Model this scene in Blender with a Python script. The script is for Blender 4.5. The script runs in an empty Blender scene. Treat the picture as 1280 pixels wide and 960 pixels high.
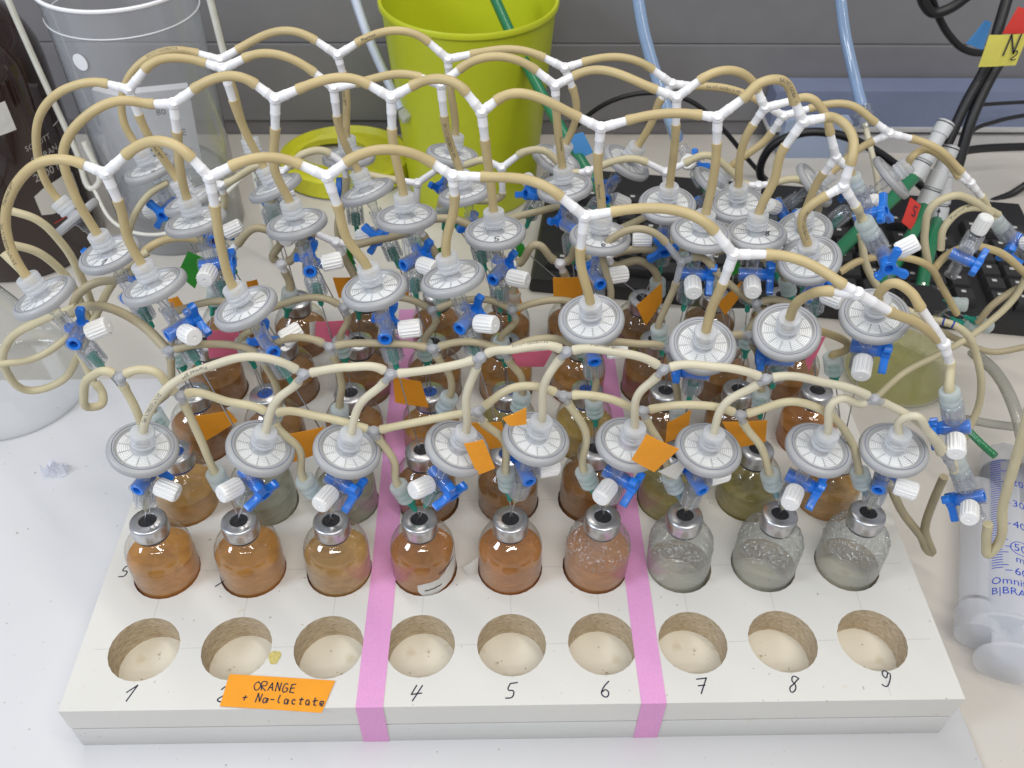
import bpy, math, random
import numpy as np
from mathutils import Matrix, Vector

random.seed(7)
RNG = np.random.default_rng(7)
SC = 0.001                      # everything below is written in millimetres
scene = bpy.context.scene
COL = scene.collection

# ------------------------------------------------------------------ camera
CAM_LOC = np.array([-10.2946, -252.9237, 448.6413])
CAM_EUL = (0.794844, -0.011933, -0.020325)
FPX = 1126.3                    # focal length in pixels of a 1280 wide frame
cam_d = bpy.data.cameras.new('camera'); cam = bpy.data.objects.new('camera', cam_d); COL.objects.link(cam)
cam.location = Vector(CAM_LOC * SC); cam.rotation_euler = CAM_EUL
cam_d.sensor_width = 36.0; cam_d.sensor_fit = 'HORIZONTAL'; cam_d.lens = 36.0 * FPX / 1280.0
cam_d.clip_start = 0.02; cam_d.clip_end = 50
cam_d.dof.use_dof = True; cam_d.dof.focus_distance = 0.49; cam_d.dof.aperture_fstop = 17
scene.camera = cam

# ------------------------------------------------------------------ light
world = bpy.data.worlds.new('World'); scene.world = world; world.use_nodes = True
bg = world.node_tree.nodes['Background']; bg.inputs[0].default_value = (0.93, 0.96, 1.0, 1); bg.inputs[1].default_value = 0.48
def area(name, loc, target, sx, sy, power, color):
    d = bpy.data.lights.new(name, 'AREA'); d.shape = 'RECTANGLE'; d.size = sx; d.size_y = sy; d.energy = power; d.color = color
    o = bpy.data.objects.new(name, d); COL.objects.link(o); o.location = loc
    o.rotation_euler = (Vector(target) - Vector(loc)).to_track_quat('-Z', 'Y').to_euler()
    return o
area('ceiling_lamp', (0.15, -1.00, 1.75), (0.0, 0.10, 0.0), 1.7, 0.055, 13.5, (1.0, 0.965, 0.90))
area('ceiling_lamp', (0.15, 0.30, 1.75), (0.0, 0.15, 0.0), 2.4, 0.12, 20.0, (1.0, 0.955, 0.88))
area('ceiling_lamp', (0.15, -1.45, 1.75), (0.0, 0.10, 0.0), 1.5, 0.055, 8.0, (1.0, 0.965, 0.90))
area('window_light', (-1.25, -0.45, 1.05), (0.0, 0.15, 0.0), 0.42, 0.5, 13.0, (0.76, 0.86, 1.0))
scene.view_settings.view_transform = 'Standard'; scene.view_settings.look = 'None'
scene.view_settings.exposure = -0.27; scene.view_settings.gamma = 1.0
scene.cycles.max_bounces = 14; scene.cycles.transparent_max_bounces = 40
scene.cycles.diffuse_bounces = 4; scene.cycles.glossy_bounces = 4; scene.cycles.transmission_bounces = 8
scene.cycles.caustics_reflective = False; scene.cycles.caustics_refractive = False
scene.cycles.use_denoising = True
scene.cycles.sample_clamp_indirect = 60.0

# ------------------------------------------------------------------ helpers: picture point -> place at a known depth
def _rot(e):
    cx, sx, cy, sy, cz, sz = math.cos(e[0]), math.sin(e[0]), math.cos(e[1]), math.sin(e[1]), math.cos(e[2]), math.sin(e[2])
    return (np.array([[cz, -sz, 0], [sz, cz, 0], [0, 0, 1]]) @ np.array([[cy, 0, sy], [0, 1, 0], [-sy, 0, cy]])
            @ np.array([[1, 0, 0], [0, cx, -sx], [0, sx, cx]]))
CR = _rot(CAM_EUL)
def ray(x, y): return CR @ np.array([(x - 640) / FPX, -(y - 480) / FPX, -1.0])
def at(x, y, Y=None, Z=None, T=None):
    d = ray(x, y)
    t = T if T is not None else ((Y - CAM_LOC[1]) / d[1] if Y is not None else (Z - CAM_LOC[2]) / d[2])
    return CAM_LOC + t * d
def px(P):
    q = (np.asarray(P, float) - CAM_LOC) @ CR
    return np.array([640 + FPX * q[0] / -q[2], 480 - FPX * q[1] / -q[2]])
def depth(P): return -((np.asarray(P, float) - CAM_LOC) @ CR)[2]
def unit(v): v = np.asarray(v, float); return v / (np.linalg.norm(v) + 1e-12)

# ------------------------------------------------------------------ helpers: meshes
class G:
    def __init__(s): s.v = []; s.f = []; s.n = 0
    def add(s, v, f):
        s.v.extend([tuple(p) for p in v]); s.f.extend([tuple(i + s.n for i in q) for q in f]); s.n = len(s.v); return s
    def xf(s, M):
        M = np.asarray(M); s.v = [tuple(M[:3, :3] @ np.array(p) + M[:3, 3]) for p in s.v]; return s
    def lathe(s, prof, n=24, o=(0, 0, 0), z=(0, 0, 1), cap0=True, cap1=True):
        z = unit(z); x = unit(np.cross(z, (0.31, 0.9, 0.2) if abs(z[2]) < .95 else (0, 1, 0))); y = np.cross(z, x); o = np.asarray(o, float)
        v = []; f = []
        for r, h in prof:
            for k in range(n):
                a = 2 * math.pi * k / n; v.append(o + z * h + (x * math.cos(a) + y * math.sin(a)) * r)
        for i in range(len(prof) - 1):
            for k in range(n):
                f.append((i * n + k, i * n + (k + 1) % n, (i + 1) * n + (k + 1) % n, (i + 1) * n + k))
        if cap0: f.append(tuple(range(n - 1, -1, -1)))
        if cap1: f.append(tuple((len(prof) - 1) * n + k for k in range(n)))
        return s.add(v, f)
    def box(s, a, b):
        x0, y0, z0 = a; x1, y1, z1 = b
        v = [(x0, y0, z0), (x1, y0, z0), (x1, y1, z0), (x0, y1, z0), (x0, y0, z1), (x1, y0, z1), (x1, y1, z1), (x0, y1, z1)]
        return s.add(v, [(3, 2, 1, 0), (4, 5, 6, 7), (0, 1, 5, 4), (1, 2, 6, 5), (2, 3, 7, 6), (3, 0, 4, 7)])
    def prism(s, out, z0, z1, M=None, bev=0.0):
        n = len(out); c = np.mean(out, 0)
        ins = [tuple(c + (np.array(p) - c) * (1 - bev / max(1e-6, np.linalg.norm(np.array(p) - c)))) for p in out]
        b = bev
        rings = [([*ins], z0), ([*out], z0 + b), ([*out], z1 - b), ([*ins], z1)] if bev else [([*out], z0), ([*out], z1)]
        v = [(p[0], p[1], z) for R, z in rings for p in R]
        if M is not None: M = np.asarray(M); v = [M[:3, :3] @ np.array(p) + M[:3, 3] for p in v]
        f = [tuple(range(n - 1, -1, -1)), tuple((len(rings) - 1) * n + k for k in range(n))]
        for i in range(len(rings) - 1): f += [(i * n + k, i * n + (k + 1) % n, (i + 1) * n + (k + 1) % n, (i + 1) * n + k) for k in range(n)]
        return s.add(v, f)
    def tube(s, P, r, n=10, caps=True):
        P = np.asarray(P, float); m = len(P)
        T = np.gradient(P, axis=0); T /= np.linalg.norm(T, axis=1)[:, None] + 1e-9
        u = unit(np.cross(T[0], (0.2, 0.1, 1) if abs(T[0][2]) < .9 else (1, 0.1, 0)))
        R = [r] * m if np.isscalar(r) else r
        v = []
        s.frames = []
        for i in range(m):
            u = unit(u - T[i] * np.dot(u, T[i])); w = np.cross(T[i], u); s.frames.append((P[i], T[i], u, w, R[i]))
            for k in range(n):
                a = 2 * math.pi * k / n; v.append(P[i] + (u * math.cos(a) + w * math.sin(a)) * R[i])
        f = [(i * n + k, i * n + (k + 1) % n, (i + 1) * n + (k + 1) % n, (i + 1) * n + k) for i in range(m - 1) for k in range(n)]
        if caps: f += [tuple(range(n - 1, -1, -1)), tuple((m - 1) * n + k for k in range(n))]
        return s.add(v, f)
    def sphere(s, o, r, n=12, m=7, sc=(1, 1, 1)):
        o = np.asarray(o, float); v = [o + (0, 0, -r * sc[2])]
        for i in range(1, m):
            t = -math.pi / 2 + math.pi * i / m
            for k in range(n):
                a = 2 * math.pi * k / n; v.append(o + np.array((math.cos(t) * math.cos(a) * sc[0], math.cos(t) * math.sin(a) * sc[1], math.sin(t) * sc[2])) * r)
        v.append(o + (0, 0, r * sc[2])); f = []
        for k in range(n):
            f.append((0, 1 + (k + 1) % n, 1 + k)); f.append((len(v) - 1, 1 + (m - 2) * n + k, 1 + (m - 2) * n + (k + 1) % n))
            for i in range(m - 2): f.append((1 + i * n + k, 1 + i * n + (k + 1) % n, 1 + (i + 1) * n + (k + 1) % n, 1 + (i + 1) * n + k))
        return s.add(v, f)
    def mesh(s, name, mat, smooth=True, ang=35, org=None):
        me = bpy.data.meshes.new(name)
        V = np.array(s.v, float)
        if org is not None: V = V - np.asarray(org)
        me.from_pydata((V * SC).tolist(), [], s.f); me.update()
        if smooth: me.shade_smooth(); me.set_sharp_from_angle(angle=math.radians(ang))
        for m in (mat if isinstance(mat, (list, tuple)) else [mat]): me.materials.append(m)
        return me

def frame(o, z, x=None):
    z = unit(z)
    if x is None: x = np.cross((0, 1, 0), z) if abs(z[1]) < .95 else np.cross((1, 0, 0), z)
    x = unit(np.asarray(x) - z * np.dot(x, z)); y = np.cross(z, x)
    M = np.eye(4); M[:3, 0] = x; M[:3, 1] = y; M[:3, 2] = z; M[:3, 3] = o; return M
def bl(M):
    M = np.array(M, float); M[:3, 3] *= SC; return Matrix(M.tolist())

def thing(name, label, cat, M=None, loc=None, group=None):
    o = bpy.data.objects.new(name, None); COL.objects.link(o); o.empty_display_size = 0.01
    if M is not None: o.matrix_world = bl(M)
    elif loc is not None: o.location = Vector(np.asarray(loc, float) * SC)
    o['label'] = label; o['category'] = cat
    if group: o['group'] = group
    return o
def part(name, me, parent=None, kind=None, M=None, label=None):
    o = bpy.data.objects.new(name, me); COL.objects.link(o)
    if parent is not None: o.parent = parent
    if M is not None: o.matrix_local = bl(M)
    if kind: o['kind'] = kind
    if label: o['label'] = label
    return o
def single(name, me, label, cat, loc=None, group=None):
    o = part(name, me)
    if loc is not None: o.location = Vector(np.asarray(loc, float) * SC)
    o['label'] = label; o['category'] = cat
    if group: o['group'] = group
    return o
def copy_thing(root, M, label):
    r = root.copy(); COL.objects.link(r); r.matrix_world = bl(M); r['label'] = label
    for ch in list(root.children):
        c = ch.copy(); COL.objects.link(c); c.parent = r; c.matrix_local = ch.matrix_local
        for g in list(ch.children):
            d = g.copy(); COL.objects.link(d); d.parent = c; d.matrix_local = g.matrix_local
    return r

def curve(P, t0=None, t1=None, k=9):
    """smooth path through points (Hermite / Catmull-Rom)"""
    P = [np.asarray(p, float) for p in P]; n = len(P); T = []
    for i in range(n):
        if i == 0: d = (P[1] - P[0]) if t0 is None else unit(t0) * np.linalg.norm(P[1] - P[0])
        elif i == n - 1: d = (P[-1] - P[-2]) if t1 is None else unit(t1) * np.linalg.norm(P[-1] - P[-2])
        else:
            a, b = P[i] - P[i - 1], P[i + 1] - P[i]; la, lb = np.linalg.norm(a), np.linalg.norm(b)
            d = unit(a / la * lb + b / lb * la)
        T.append(d)
    out = []
    for i in range(n - 1):
        L = np.linalg.norm(P[i + 1] - P[i])
        m0 = unit(T[i]) * L * (1.0 if i or t0 is None else 1.15); m1 = unit(T[i + 1]) * L * (1.0 if i < n - 2 or t1 is None else 1.15)
        kk = max(4, k)
        for j in range(kk):
            t = j / kk
            out.append((2*t**3 - 3*t*t + 1) * P[i] + (t**3 - 2*t*t + t) * m0 + (-2*t**3 + 3*t*t) * P[i + 1] + (t**3 - t*t) * m1)
    out.append(P[-1]); return np.array(out)

# ------------------------------------------------------------------ materials
M = {}
def nodes(name):
    m = bpy.data.materials.new(name); m.use_nodes = True; nt = m.node_tree; nt.nodes.clear()
    return m, nt, nt.nodes.new('ShaderNodeOutputMaterial')
def N(nt, t, **kw):
    n = nt.nodes.new(t)
    for k, v in kw.items(): setattr(n, k, v)
    return n
def ramp(nt, src, stops):
    r = N(nt, 'ShaderNodeValToRGB'); e = r.color_ramp.elements
    while len(e) < len(stops): e.new(0.5)
    for i, (p, c) in enumerate(stops): e[i].position = p; e[i].color = (*c, 1)
    nt.links.new(src, r.inputs[0]); return r.outputs[0]
def noise(nt, scale, detail=4, rough=.55, dist=0, coord='Object', sc=(1, 1, 1)):
    tc = N(nt, 'ShaderNodeTexCoord'); mp = N(nt, 'ShaderNodeMapping'); mp.inputs['Scale'].default_value = sc
    nz = N(nt, 'ShaderNodeTexNoise'); nz.inputs['Scale'].default_value = scale; nz.inputs['Detail'].default_value = detail
    nz.inputs['Roughness'].default_value = rough; nz.inputs['Distortion'].default_value = dist
    nt.links.new(tc.outputs[coord], mp.inputs[0]); nt.links.new(mp.outputs[0], nz.inputs['Vector']); return nz.outputs['Fac']
def bump(nt, src, strength, dist=0.0003):
    b = N(nt, 'ShaderNodeBump'); b.inputs['Strength'].default_value = strength; b.inputs['Distance'].default_value = dist
    nt.links.new(src, b.inputs['Height']); return b.outputs[0]
def pbr(name, col, rough=.5, spec=.5, metal=0, var=0.0, vscale=120, bmp=0, bscale=400, trans=0, sss=0, coat=0, alpha=None):
    m, nt, out = nodes(name); p = N(nt, 'ShaderNodeBsdfPrincipled'); nt.links.new(p.outputs[0], out.inputs[0])
    p.inputs['Base Color'].default_value = (*col, 1); p.inputs['Roughness'].default_value = rough; p.inputs['Metallic'].default_value = metal
    p.inputs['Specular IOR Level'].default_value = spec; p.inputs['Coat Weight'].default_value = coat
    p.inputs['Transmission Weight'].default_value = trans
    if sss: p.inputs['Subsurface Weight'].default_value = sss; p.inputs['Subsurface Scale'].default_value = 0.002; p.inputs['Subsurface Radius'].default_value = (1, 1, 1)
    if var:
        c = np.array(col); nt.links.new(ramp(nt, noise(nt, vscale), [(.3, tuple(c * (1 - var))), (.7, tuple(np.minimum(1, c * (1 + var))))]), p.inputs['Base Color'])
    if bmp: nt.links.new(bump(nt, noise(nt, bscale, 3), bmp), p.inputs['Normal'])
    M[name] = m; return m
def clear(name, tint=(.97, .98, .99), body=(.9, .92, .95), base=.08, edge=.75, rough=.05, power=2.5, edge_tint=None, bmp=0, bscale=300, bdist=.0004, speck=0, ior=1.48):
    """thin clear plastic or glass: see-through, with surface reflection and a body that thickens towards the outline"""
    m, nt, out = nodes(name)
    tr = N(nt, 'ShaderNodeBsdfTransparent'); p = N(nt, 'ShaderNodeBsdfPrincipled'); mx = N(nt, 'ShaderNodeMixShader')
    p.inputs['Base Color'].default_value = (*body, 1); p.inputs['Roughness'].default_value = rough
    lw = N(nt, 'ShaderNodeLayerWeight'); lw.inputs['Blend'].default_value = .5
    pw = N(nt, 'ShaderNodeMath', operation='POWER'); pw.inputs[1].default_value = power; nt.links.new(lw.outputs['Facing'], pw.inputs[0])
    ma = N(nt, 'ShaderNodeMath', operation='MULTIPLY_ADD', use_clamp=True); ma.inputs[1].default_value = edge; ma.inputs[2].default_value = base
    nt.links.new(pw.outputs[0], ma.inputs[0])
    tr.inputs[0].default_value = (*tint, 1)
    if edge_tint: nt.links.new(ramp(nt, pw.outputs[0], [(0.0, tint), (0.75, edge_tint)]), tr.inputs[0])
    nt.links.new(ma.outputs[0], mx.inputs[0]); nt.links.new(tr.outputs[0], mx.inputs[1]); nt.links.new(p.outputs[0], mx.inputs[2])
    nt.links.new(mx.outputs[0], out.inputs[0])
    last = mx
    g = N(nt, 'ShaderNodeBsdfGlossy'); g.inputs['Roughness'].default_value = rough
    fr = N(nt, 'ShaderNodeFresnel'); ge = N(nt, 'ShaderNodeNewGeometry'); mi = N(nt, 'ShaderNodeMix', data_type='FLOAT')
    mi.inputs[2].default_value = ior; mi.inputs[3].default_value = 1 / ior; nt.links.new(ge.outputs['Backfacing'], mi.inputs[0]); nt.links.new(mi.outputs[0], fr.inputs[0])
    m2 = N(nt, 'ShaderNodeMixShader')
    nt.links.new(fr.outputs[0], m2.inputs[0]); nt.links.new(last.outputs[0], m2.inputs[1]); nt.links.new(g.outputs[0], m2.inputs[2]); nt.links.new(m2.outputs[0], out.inputs[0])
    if bmp:
        b = bump(nt, noise(nt, bscale, 3, .6, .6), bmp, bdist)
        for q in (g, fr, p): nt.links.new(b, q.inputs['Normal'])
    if speck:       # condensation: many small drops on the glass, each a lens that hides and lights what is behind it
        tc = N(nt, 'ShaderNodeTexCoord'); vo = N(nt, 'ShaderNodeTexVoronoi'); vo.inputs['Scale'].default_value = 620; nt.links.new(tc.outputs['Object'], vo.inputs['Vector'])
        st = N(nt, 'ShaderNodeMath', operation='LESS_THAN'); st.inputs[1].default_value = speck; nt.links.new(vo.outputs['Distance'], st.inputs[0])
        bb = bump(nt, vo.outputs['Distance'], 1.0, .0012); nt.links.new(bb, g.inputs['Normal'])
        fm = N(nt, 'ShaderNodeMath', operation='MULTIPLY_ADD', use_clamp=True); fm.inputs[1].default_value = .30; nt.links.new(st.outputs[0], fm.inputs[0]); nt.links.new(fr.outputs[0], fm.inputs[2])
        sx = N(nt, 'ShaderNodeSeparateXYZ'); nt.links.new(tc.outputs['Object'], sx.inputs[0]); up = N(nt, 'ShaderNodeMapRange'); up.inputs[1].default_value = .0335; up.inputs[2].default_value = .0365; nt.links.new(sx.outputs[2], up.inputs[0])
        nz = N(nt, 'ShaderNodeMath', operation='MULTIPLY'); nz.inputs[1].default_value = .12; nt.links.new(up.outputs[0], nz.inputs[0]); nt.links.new(nz.outputs[0], fm.inputs[1])
        bn = [q for q in nt.nodes if q.type == 'BUMP']
        for q in bn:
            if q.inputs['Distance'].default_value > .001: nt.links.new(up.outputs[0], q.inputs['Strength'])
        mist = N(nt, 'ShaderNodeMath', operation='MULTIPLY_ADD', use_clamp=True); nt.links.new(up.outputs[0], mist.inputs[0]); mist.inputs[1].default_value = .03; nt.links.new(ma.outputs[0], mist.inputs[2]); nt.links.new(mist.outputs[0], mx.inputs[0])
        nt.links.new(fm.outputs[0], m2.inputs[0])
    M[name] = m; return m
def milky(name, col, see=.35, rough=.3, transl=.5):
    """cloudy plastic: part see-through, part scattering, light glows through it"""
    m, nt, out = nodes(name)
    tr = N(nt, 'ShaderNodeBsdfTransparent'); tr.inputs[0].default_value = (*[min(1, c * .5 + .5) for c in col], 1)
    p = N(nt, 'ShaderNodeBsdfPrincipled'); p.inputs['Base Color'].default_value = (*col, 1); p.inputs['Roughness'].default_value = rough
    tl = N(nt, 'ShaderNodeBsdfTranslucent'); tl.inputs[0].default_value = (*col, 1)
    m1 = N(nt, 'ShaderNodeMixShader'); m1.inputs[0].default_value = transl; m2 = N(nt, 'ShaderNodeMixShader'); m2.inputs[0].default_value = see
    nt.links.new(p.outputs[0], m1.inputs[1]); nt.links.new(tl.outputs[0], m1.inputs[2]); nt.links.new(m1.outputs[0], m2.inputs[1]); nt.links.new(tr.outputs[0], m2.inputs[2])
    nt.links.new(m2.outputs[0], out.inputs[0]); M[name] = m; return m
def liquid(name, col, see=.25, cloud=.5, vscale=60):
    m, nt, out = nodes(name)
    c = np.array(col); cr = ramp(nt, noise(nt, vscale, 3, .5, 1.5, sc=(1, 1, 2.2)), [(.3, tuple(c * .80)), (.72, tuple(np.minimum(1, c * 1.18)))])
    d = N(nt, 'ShaderNodeBsdfPrincipled'); d.inputs['Roughness'].default_value = .06; d.inputs['Specular IOR Level'].default_value = .35
    tl = N(nt, 'ShaderNodeBsdfTranslucent'); tr = N(nt, 'ShaderNodeBsdfTransparent'); tr.inputs[0].default_value = (*[x ** .55 for x in col], 1)
    nt.links.new(cr, d.inputs['Base Color']); nt.links.new(cr, tl.inputs[0])
    m1 = N(nt, 'ShaderNodeMixShader'); m1.inputs[0].default_value = cloud; m2 = N(nt, 'ShaderNodeMixShader'); m2.inputs[0].default_value = see
    nt.links.new(d.outputs[0], m1.inputs[1]); nt.links.new(tl.outputs[0], m1.inputs[2]); nt.links.new(m1.outputs[0], m2.inputs[1]); nt.links.new(tr.outputs[0], m2.inputs[2])
    nt.links.new(m2.outputs[0], out.inputs[0]); M[name] = m; return m
def board(name, col, stain=(.55, .47, .3), thr=.70, rough=.45):
    m, nt, out = nodes(name); p = N(nt, 'ShaderNodeBsdfPrincipled'); nt.links.new(p.outputs[0], out.inputs[0]); p.inputs['Roughness'].default_value = rough
    c = np.array(col); a = ramp(nt, noise(nt, 9, 5, .6), [(.3, tuple(c * .965)), (.7, tuple(c * 1.02))])
    f = ramp(nt, noise(nt, 75, 2, .5), [(thr, (0, 0, 0)), (thr + .09, (.45, .45, .45))])
    mix = N(nt, 'ShaderNodeMix', data_type='RGBA'); nt.links.new(f, mix.inputs[0]); nt.links.new(a, mix.inputs[6]); mix.inputs[7].default_value = (*stain, 1)
    f2 = ramp(nt, noise(nt, 330, 1, .4), [(.76, (0, 0, 0)), (.80, (.6, .6, .6))])
    mix2 = N(nt, 'ShaderNodeMix', data_type='RGBA'); nt.links.new(f2, mix2.inputs[0]); nt.links.new(mix.outputs[2], mix2.inputs[6]); mix2.inputs[7].default_value = (.25, .2, .14, 1)
    nt.links.new(mix2.outputs[2], p.inputs['Base Color']); nt.links.new(bump(nt, noise(nt, 700, 3), .12, .0002), p.inputs['Normal']); M[name] = m
board('rack_paint', (.66, .65, .62)); board('rack_front', (.60, .60, .59), thr=.74)  # lower board: same paint, darkened to put the front's shade into its colour
board('hole_floor', (.74, .70, .60), thr=.66)
board('mat', (.62, .622, .645), thr=.78); board('bench', (.56, .53, .49), thr=.8)
m, nt, out = nodes('chipboard'); p = N(nt, 'ShaderNodeBsdfPrincipled'); p.inputs['Roughness'].default_value = .85; nt.links.new(p.outputs[0], out.inputs[0])
f_ = noise(nt, 260, 5, .7, .4, sc=(1, 1, 3.2)); nt.links.new(ramp(nt, f_, [(.25, (.24, .17, .10)), (.44, (.54, .43, .29)), (.70, (.78, .67, .51))]), p.inputs['Base Color'])
nt.links.new(bump(nt, f_, 1.0, .0014), p.inputs['Normal']); M['chipboard'] = m
pbr('pink_tape', (.70, .32, .60), .6, var=.06, vscale=900, bmp=.1, bscale=900)
pbr('ink', (.02, .025, .05), .6); pbr('blue_ink', (.03, .05, .30), .5); pbr('pencil', (.42, .42, .44), .8); pbr('print_ink', (.06, .06, .07), .6)
pbr('orange_paper', (.82, .32, .015), .75, var=.05, vscale=80); pbr('pink_paper', (.80, .17, .28), .75, var=.06, vscale=80); pbr('green_paper', (.03, .33, .03), .75, var=.06, vscale=80)
pbr('yellow_paper', (.75, .68, .13), .75, var=.04); pbr('blue_paper', (.10, .36, .80), .7, var=.04); pbr('red_tape', (.62, .04, .03), .6, var=.05); pbr('white_paper', (.66, .65, .62), .8, var=.05, vscale=200)
clear('bottle_glass', (.985, .99, .985), (.75, .78, .78), .01, .22, .03, 3.5, (.80, .83, .82), bmp=.07, bscale=90, bdist=.0006, ior=1.85)
clear('wet_glass', (.985, .99, .985), (.86, .88, .88), .02, .25, .04, 3.2, (.82, .85, .84), bmp=.12, bscale=110, bdist=.0006, speck=.36, ior=1.85)
clear('clear_plastic', (.95, .96, .975), (.80, .82, .87), .07, .45, .08, 2.0, (.66, .68, .73))
clear('big_clear', (.96, .965, .975), (.84, .86, .92), .15, .45, .12, 2.0, (.60, .62, .66), bmp=.2, bscale=12, bdist=.004)
clear('lab_glass', (.985, .99, .99), (.70, .74, .74), .0, .12, .03, 3.4, (.72, .76, .76), ior=1.75)
clear('bag_plastic', (.88, .90, .90), (.66, .70, .70), .22, .30, .2, 1.5, (.6, .65, .65), bmp=.8, bscale=60, bdist=.004)
pbr('aluminium', (.60, .60, .62), .32, metal=1, var=.10, vscale=260, bmp=.45, bscale=330); pbr('steel', (.45, .45, .47), .3, metal=1)
pbr('black_rubber', (.015, .015, .018), .55); pbr('blue_rubber', (.02, .07, .28), .5)
pbr('filter_grey', (.37, .375, .39), .38); pbr('filter_white', (.80, .81, .82), .35, coat=.2); pbr('filter_seam', (.16, .19, .30), .4)
pbr('filter_lens', (.62, .63, .64), .3)
pbr('white_cap', (.83, .83, .83), .38); pbr('white_conn', (.83, .83, .86), .4); pbr('stopcock_blue', (.013, .18, .70), .33, coat=.2)
milky('nut_plastic', (.86, .88, .92), .30, .3, .45); milky('exhaust_nut', (.80, .87, .88), .38, .3, .4); milky('joint_plastic', (.74, .75, .78), .40, .25, .4)
milky('green_hub', (.05, .50, .38), .15, .3, .4); milky('pale_hub', (.70, .68, .50), .45, .3, .4); milky('blue_hub', (.45, .68, .78), .45, .3, .4)
for k, c in dict(tan_tube=(.61, .49, .26), cream_tube=(.67, .60, .40), drab_tube=(.50, .43, .28), ivory_tube=(.70, .65, .50)).items():
    m, nt, out = nodes(k); p = N(nt, 'ShaderNodeBsdfPrincipled'); tl = N(nt, 'ShaderNodeBsdfTranslucent'); mx = N(nt, 'ShaderNodeMixShader'); mx.inputs[0].default_value = .18
    a = np.array(c); cr = ramp(nt, noise(nt, 30, 3), [(.3, tuple(a * .90)), (.7, tuple(np.minimum(1, a * 1.10)))]); nt.links.new(cr, p.inputs['Base Color']); nt.links.new(cr, tl.inputs[0])
    p.inputs['Roughness'].default_value = .45; nt.links.new(p.outputs[0], mx.inputs[1]); nt.links.new(tl.outputs[0], mx.inputs[2]); nt.links.new(mx.outputs[0], out.inputs[0]); M[k] = m
liquid('amber', (.86, .47, .12), 0.26); liquid('brown', (.62, .33, .11), 0.24); liquid('tan_liquid', (.84, .55, .20), 0.28); liquid('orange_liquid', (.82, .40, .11), 0.26)
liquid('olive', (.72, .63, .25), 0.3); liquid('yellow', (.82, .62, .20), 0.3); liquid('cloudy_clear', (.68, .68, .56), .35); liquid('dark_brown', (.46, .26, .11), 0.2)
liquid('straw', (.88, .87, .58), .88)
clear('water', (.985, .988, .98), (.72, .73, .70), .05, .28, .04, 2.4, (.80, .81, .78))
pbr('wall_grey', (.215, .21, .222), .6, var=.03, vscale=40, bmp=.05, bscale=300); pbr('ledge', (.52, .51, .51), .5, var=.03)
pbr('lime', (.52, .57, .02), .38, var=.02); pbr('lime_in', (.40, .44, .015), .5); pbr('yellow_lid', (.60, .60, .03), .42, var=.04)
pbr('black_cable', (.012, .012, .014), .45); pbr('keyboard', (.018, .018, .020), .5, bmp=.1); pbr('keycap', (.028, .028, .030), .55, bmp=.15, bscale=900)
pbr('key_print', (.55, .55, .55), .6)
pbr('grey_plug', (.55, .56, .58), .45); pbr('green_cable', (.015, .17, .075), .35, coat=.3); pbr('blue_box', (.20, .235, .36), .5, var=.03); pbr('pale_blue_box', (.36, .43, .58), .4)
pbr('white_enamel', (.68, .67, .60), .4, var=.08, vscale=90)
pbr('amber_glass', (.022, .008, .006), .07, coat=.5); pbr('label_print', (.62, .60, .56), .6); pbr('grey_print', (.40, .38, .36), .7); pbr('red_print', (.5, .05, .04), .6)
milky('syringe_plastic', (.90, .91, .94), .54, .25, .45); pbr('plunger_rubber', (.012, .018, .07), .45); pbr('syringe_ink', (.015, .05, .42), .5)
clear('grey_tube', (.80, .80, .78), (.55, .55, .50), .25, .5, .15, 1.6, (.5, .5, .46)); clear('blue_tube', (.62, .76, .92), (.42, .56, .78), .38, .45, .12, 1.4, (.35, .5, .75))
clear('green_tube', (.30, .62, .42), (.03, .30, .12), .45, .4, .12, 1.4, (.05, .35, .15)); pbr('bluewhite', (.50, .55, .66), .35)

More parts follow.
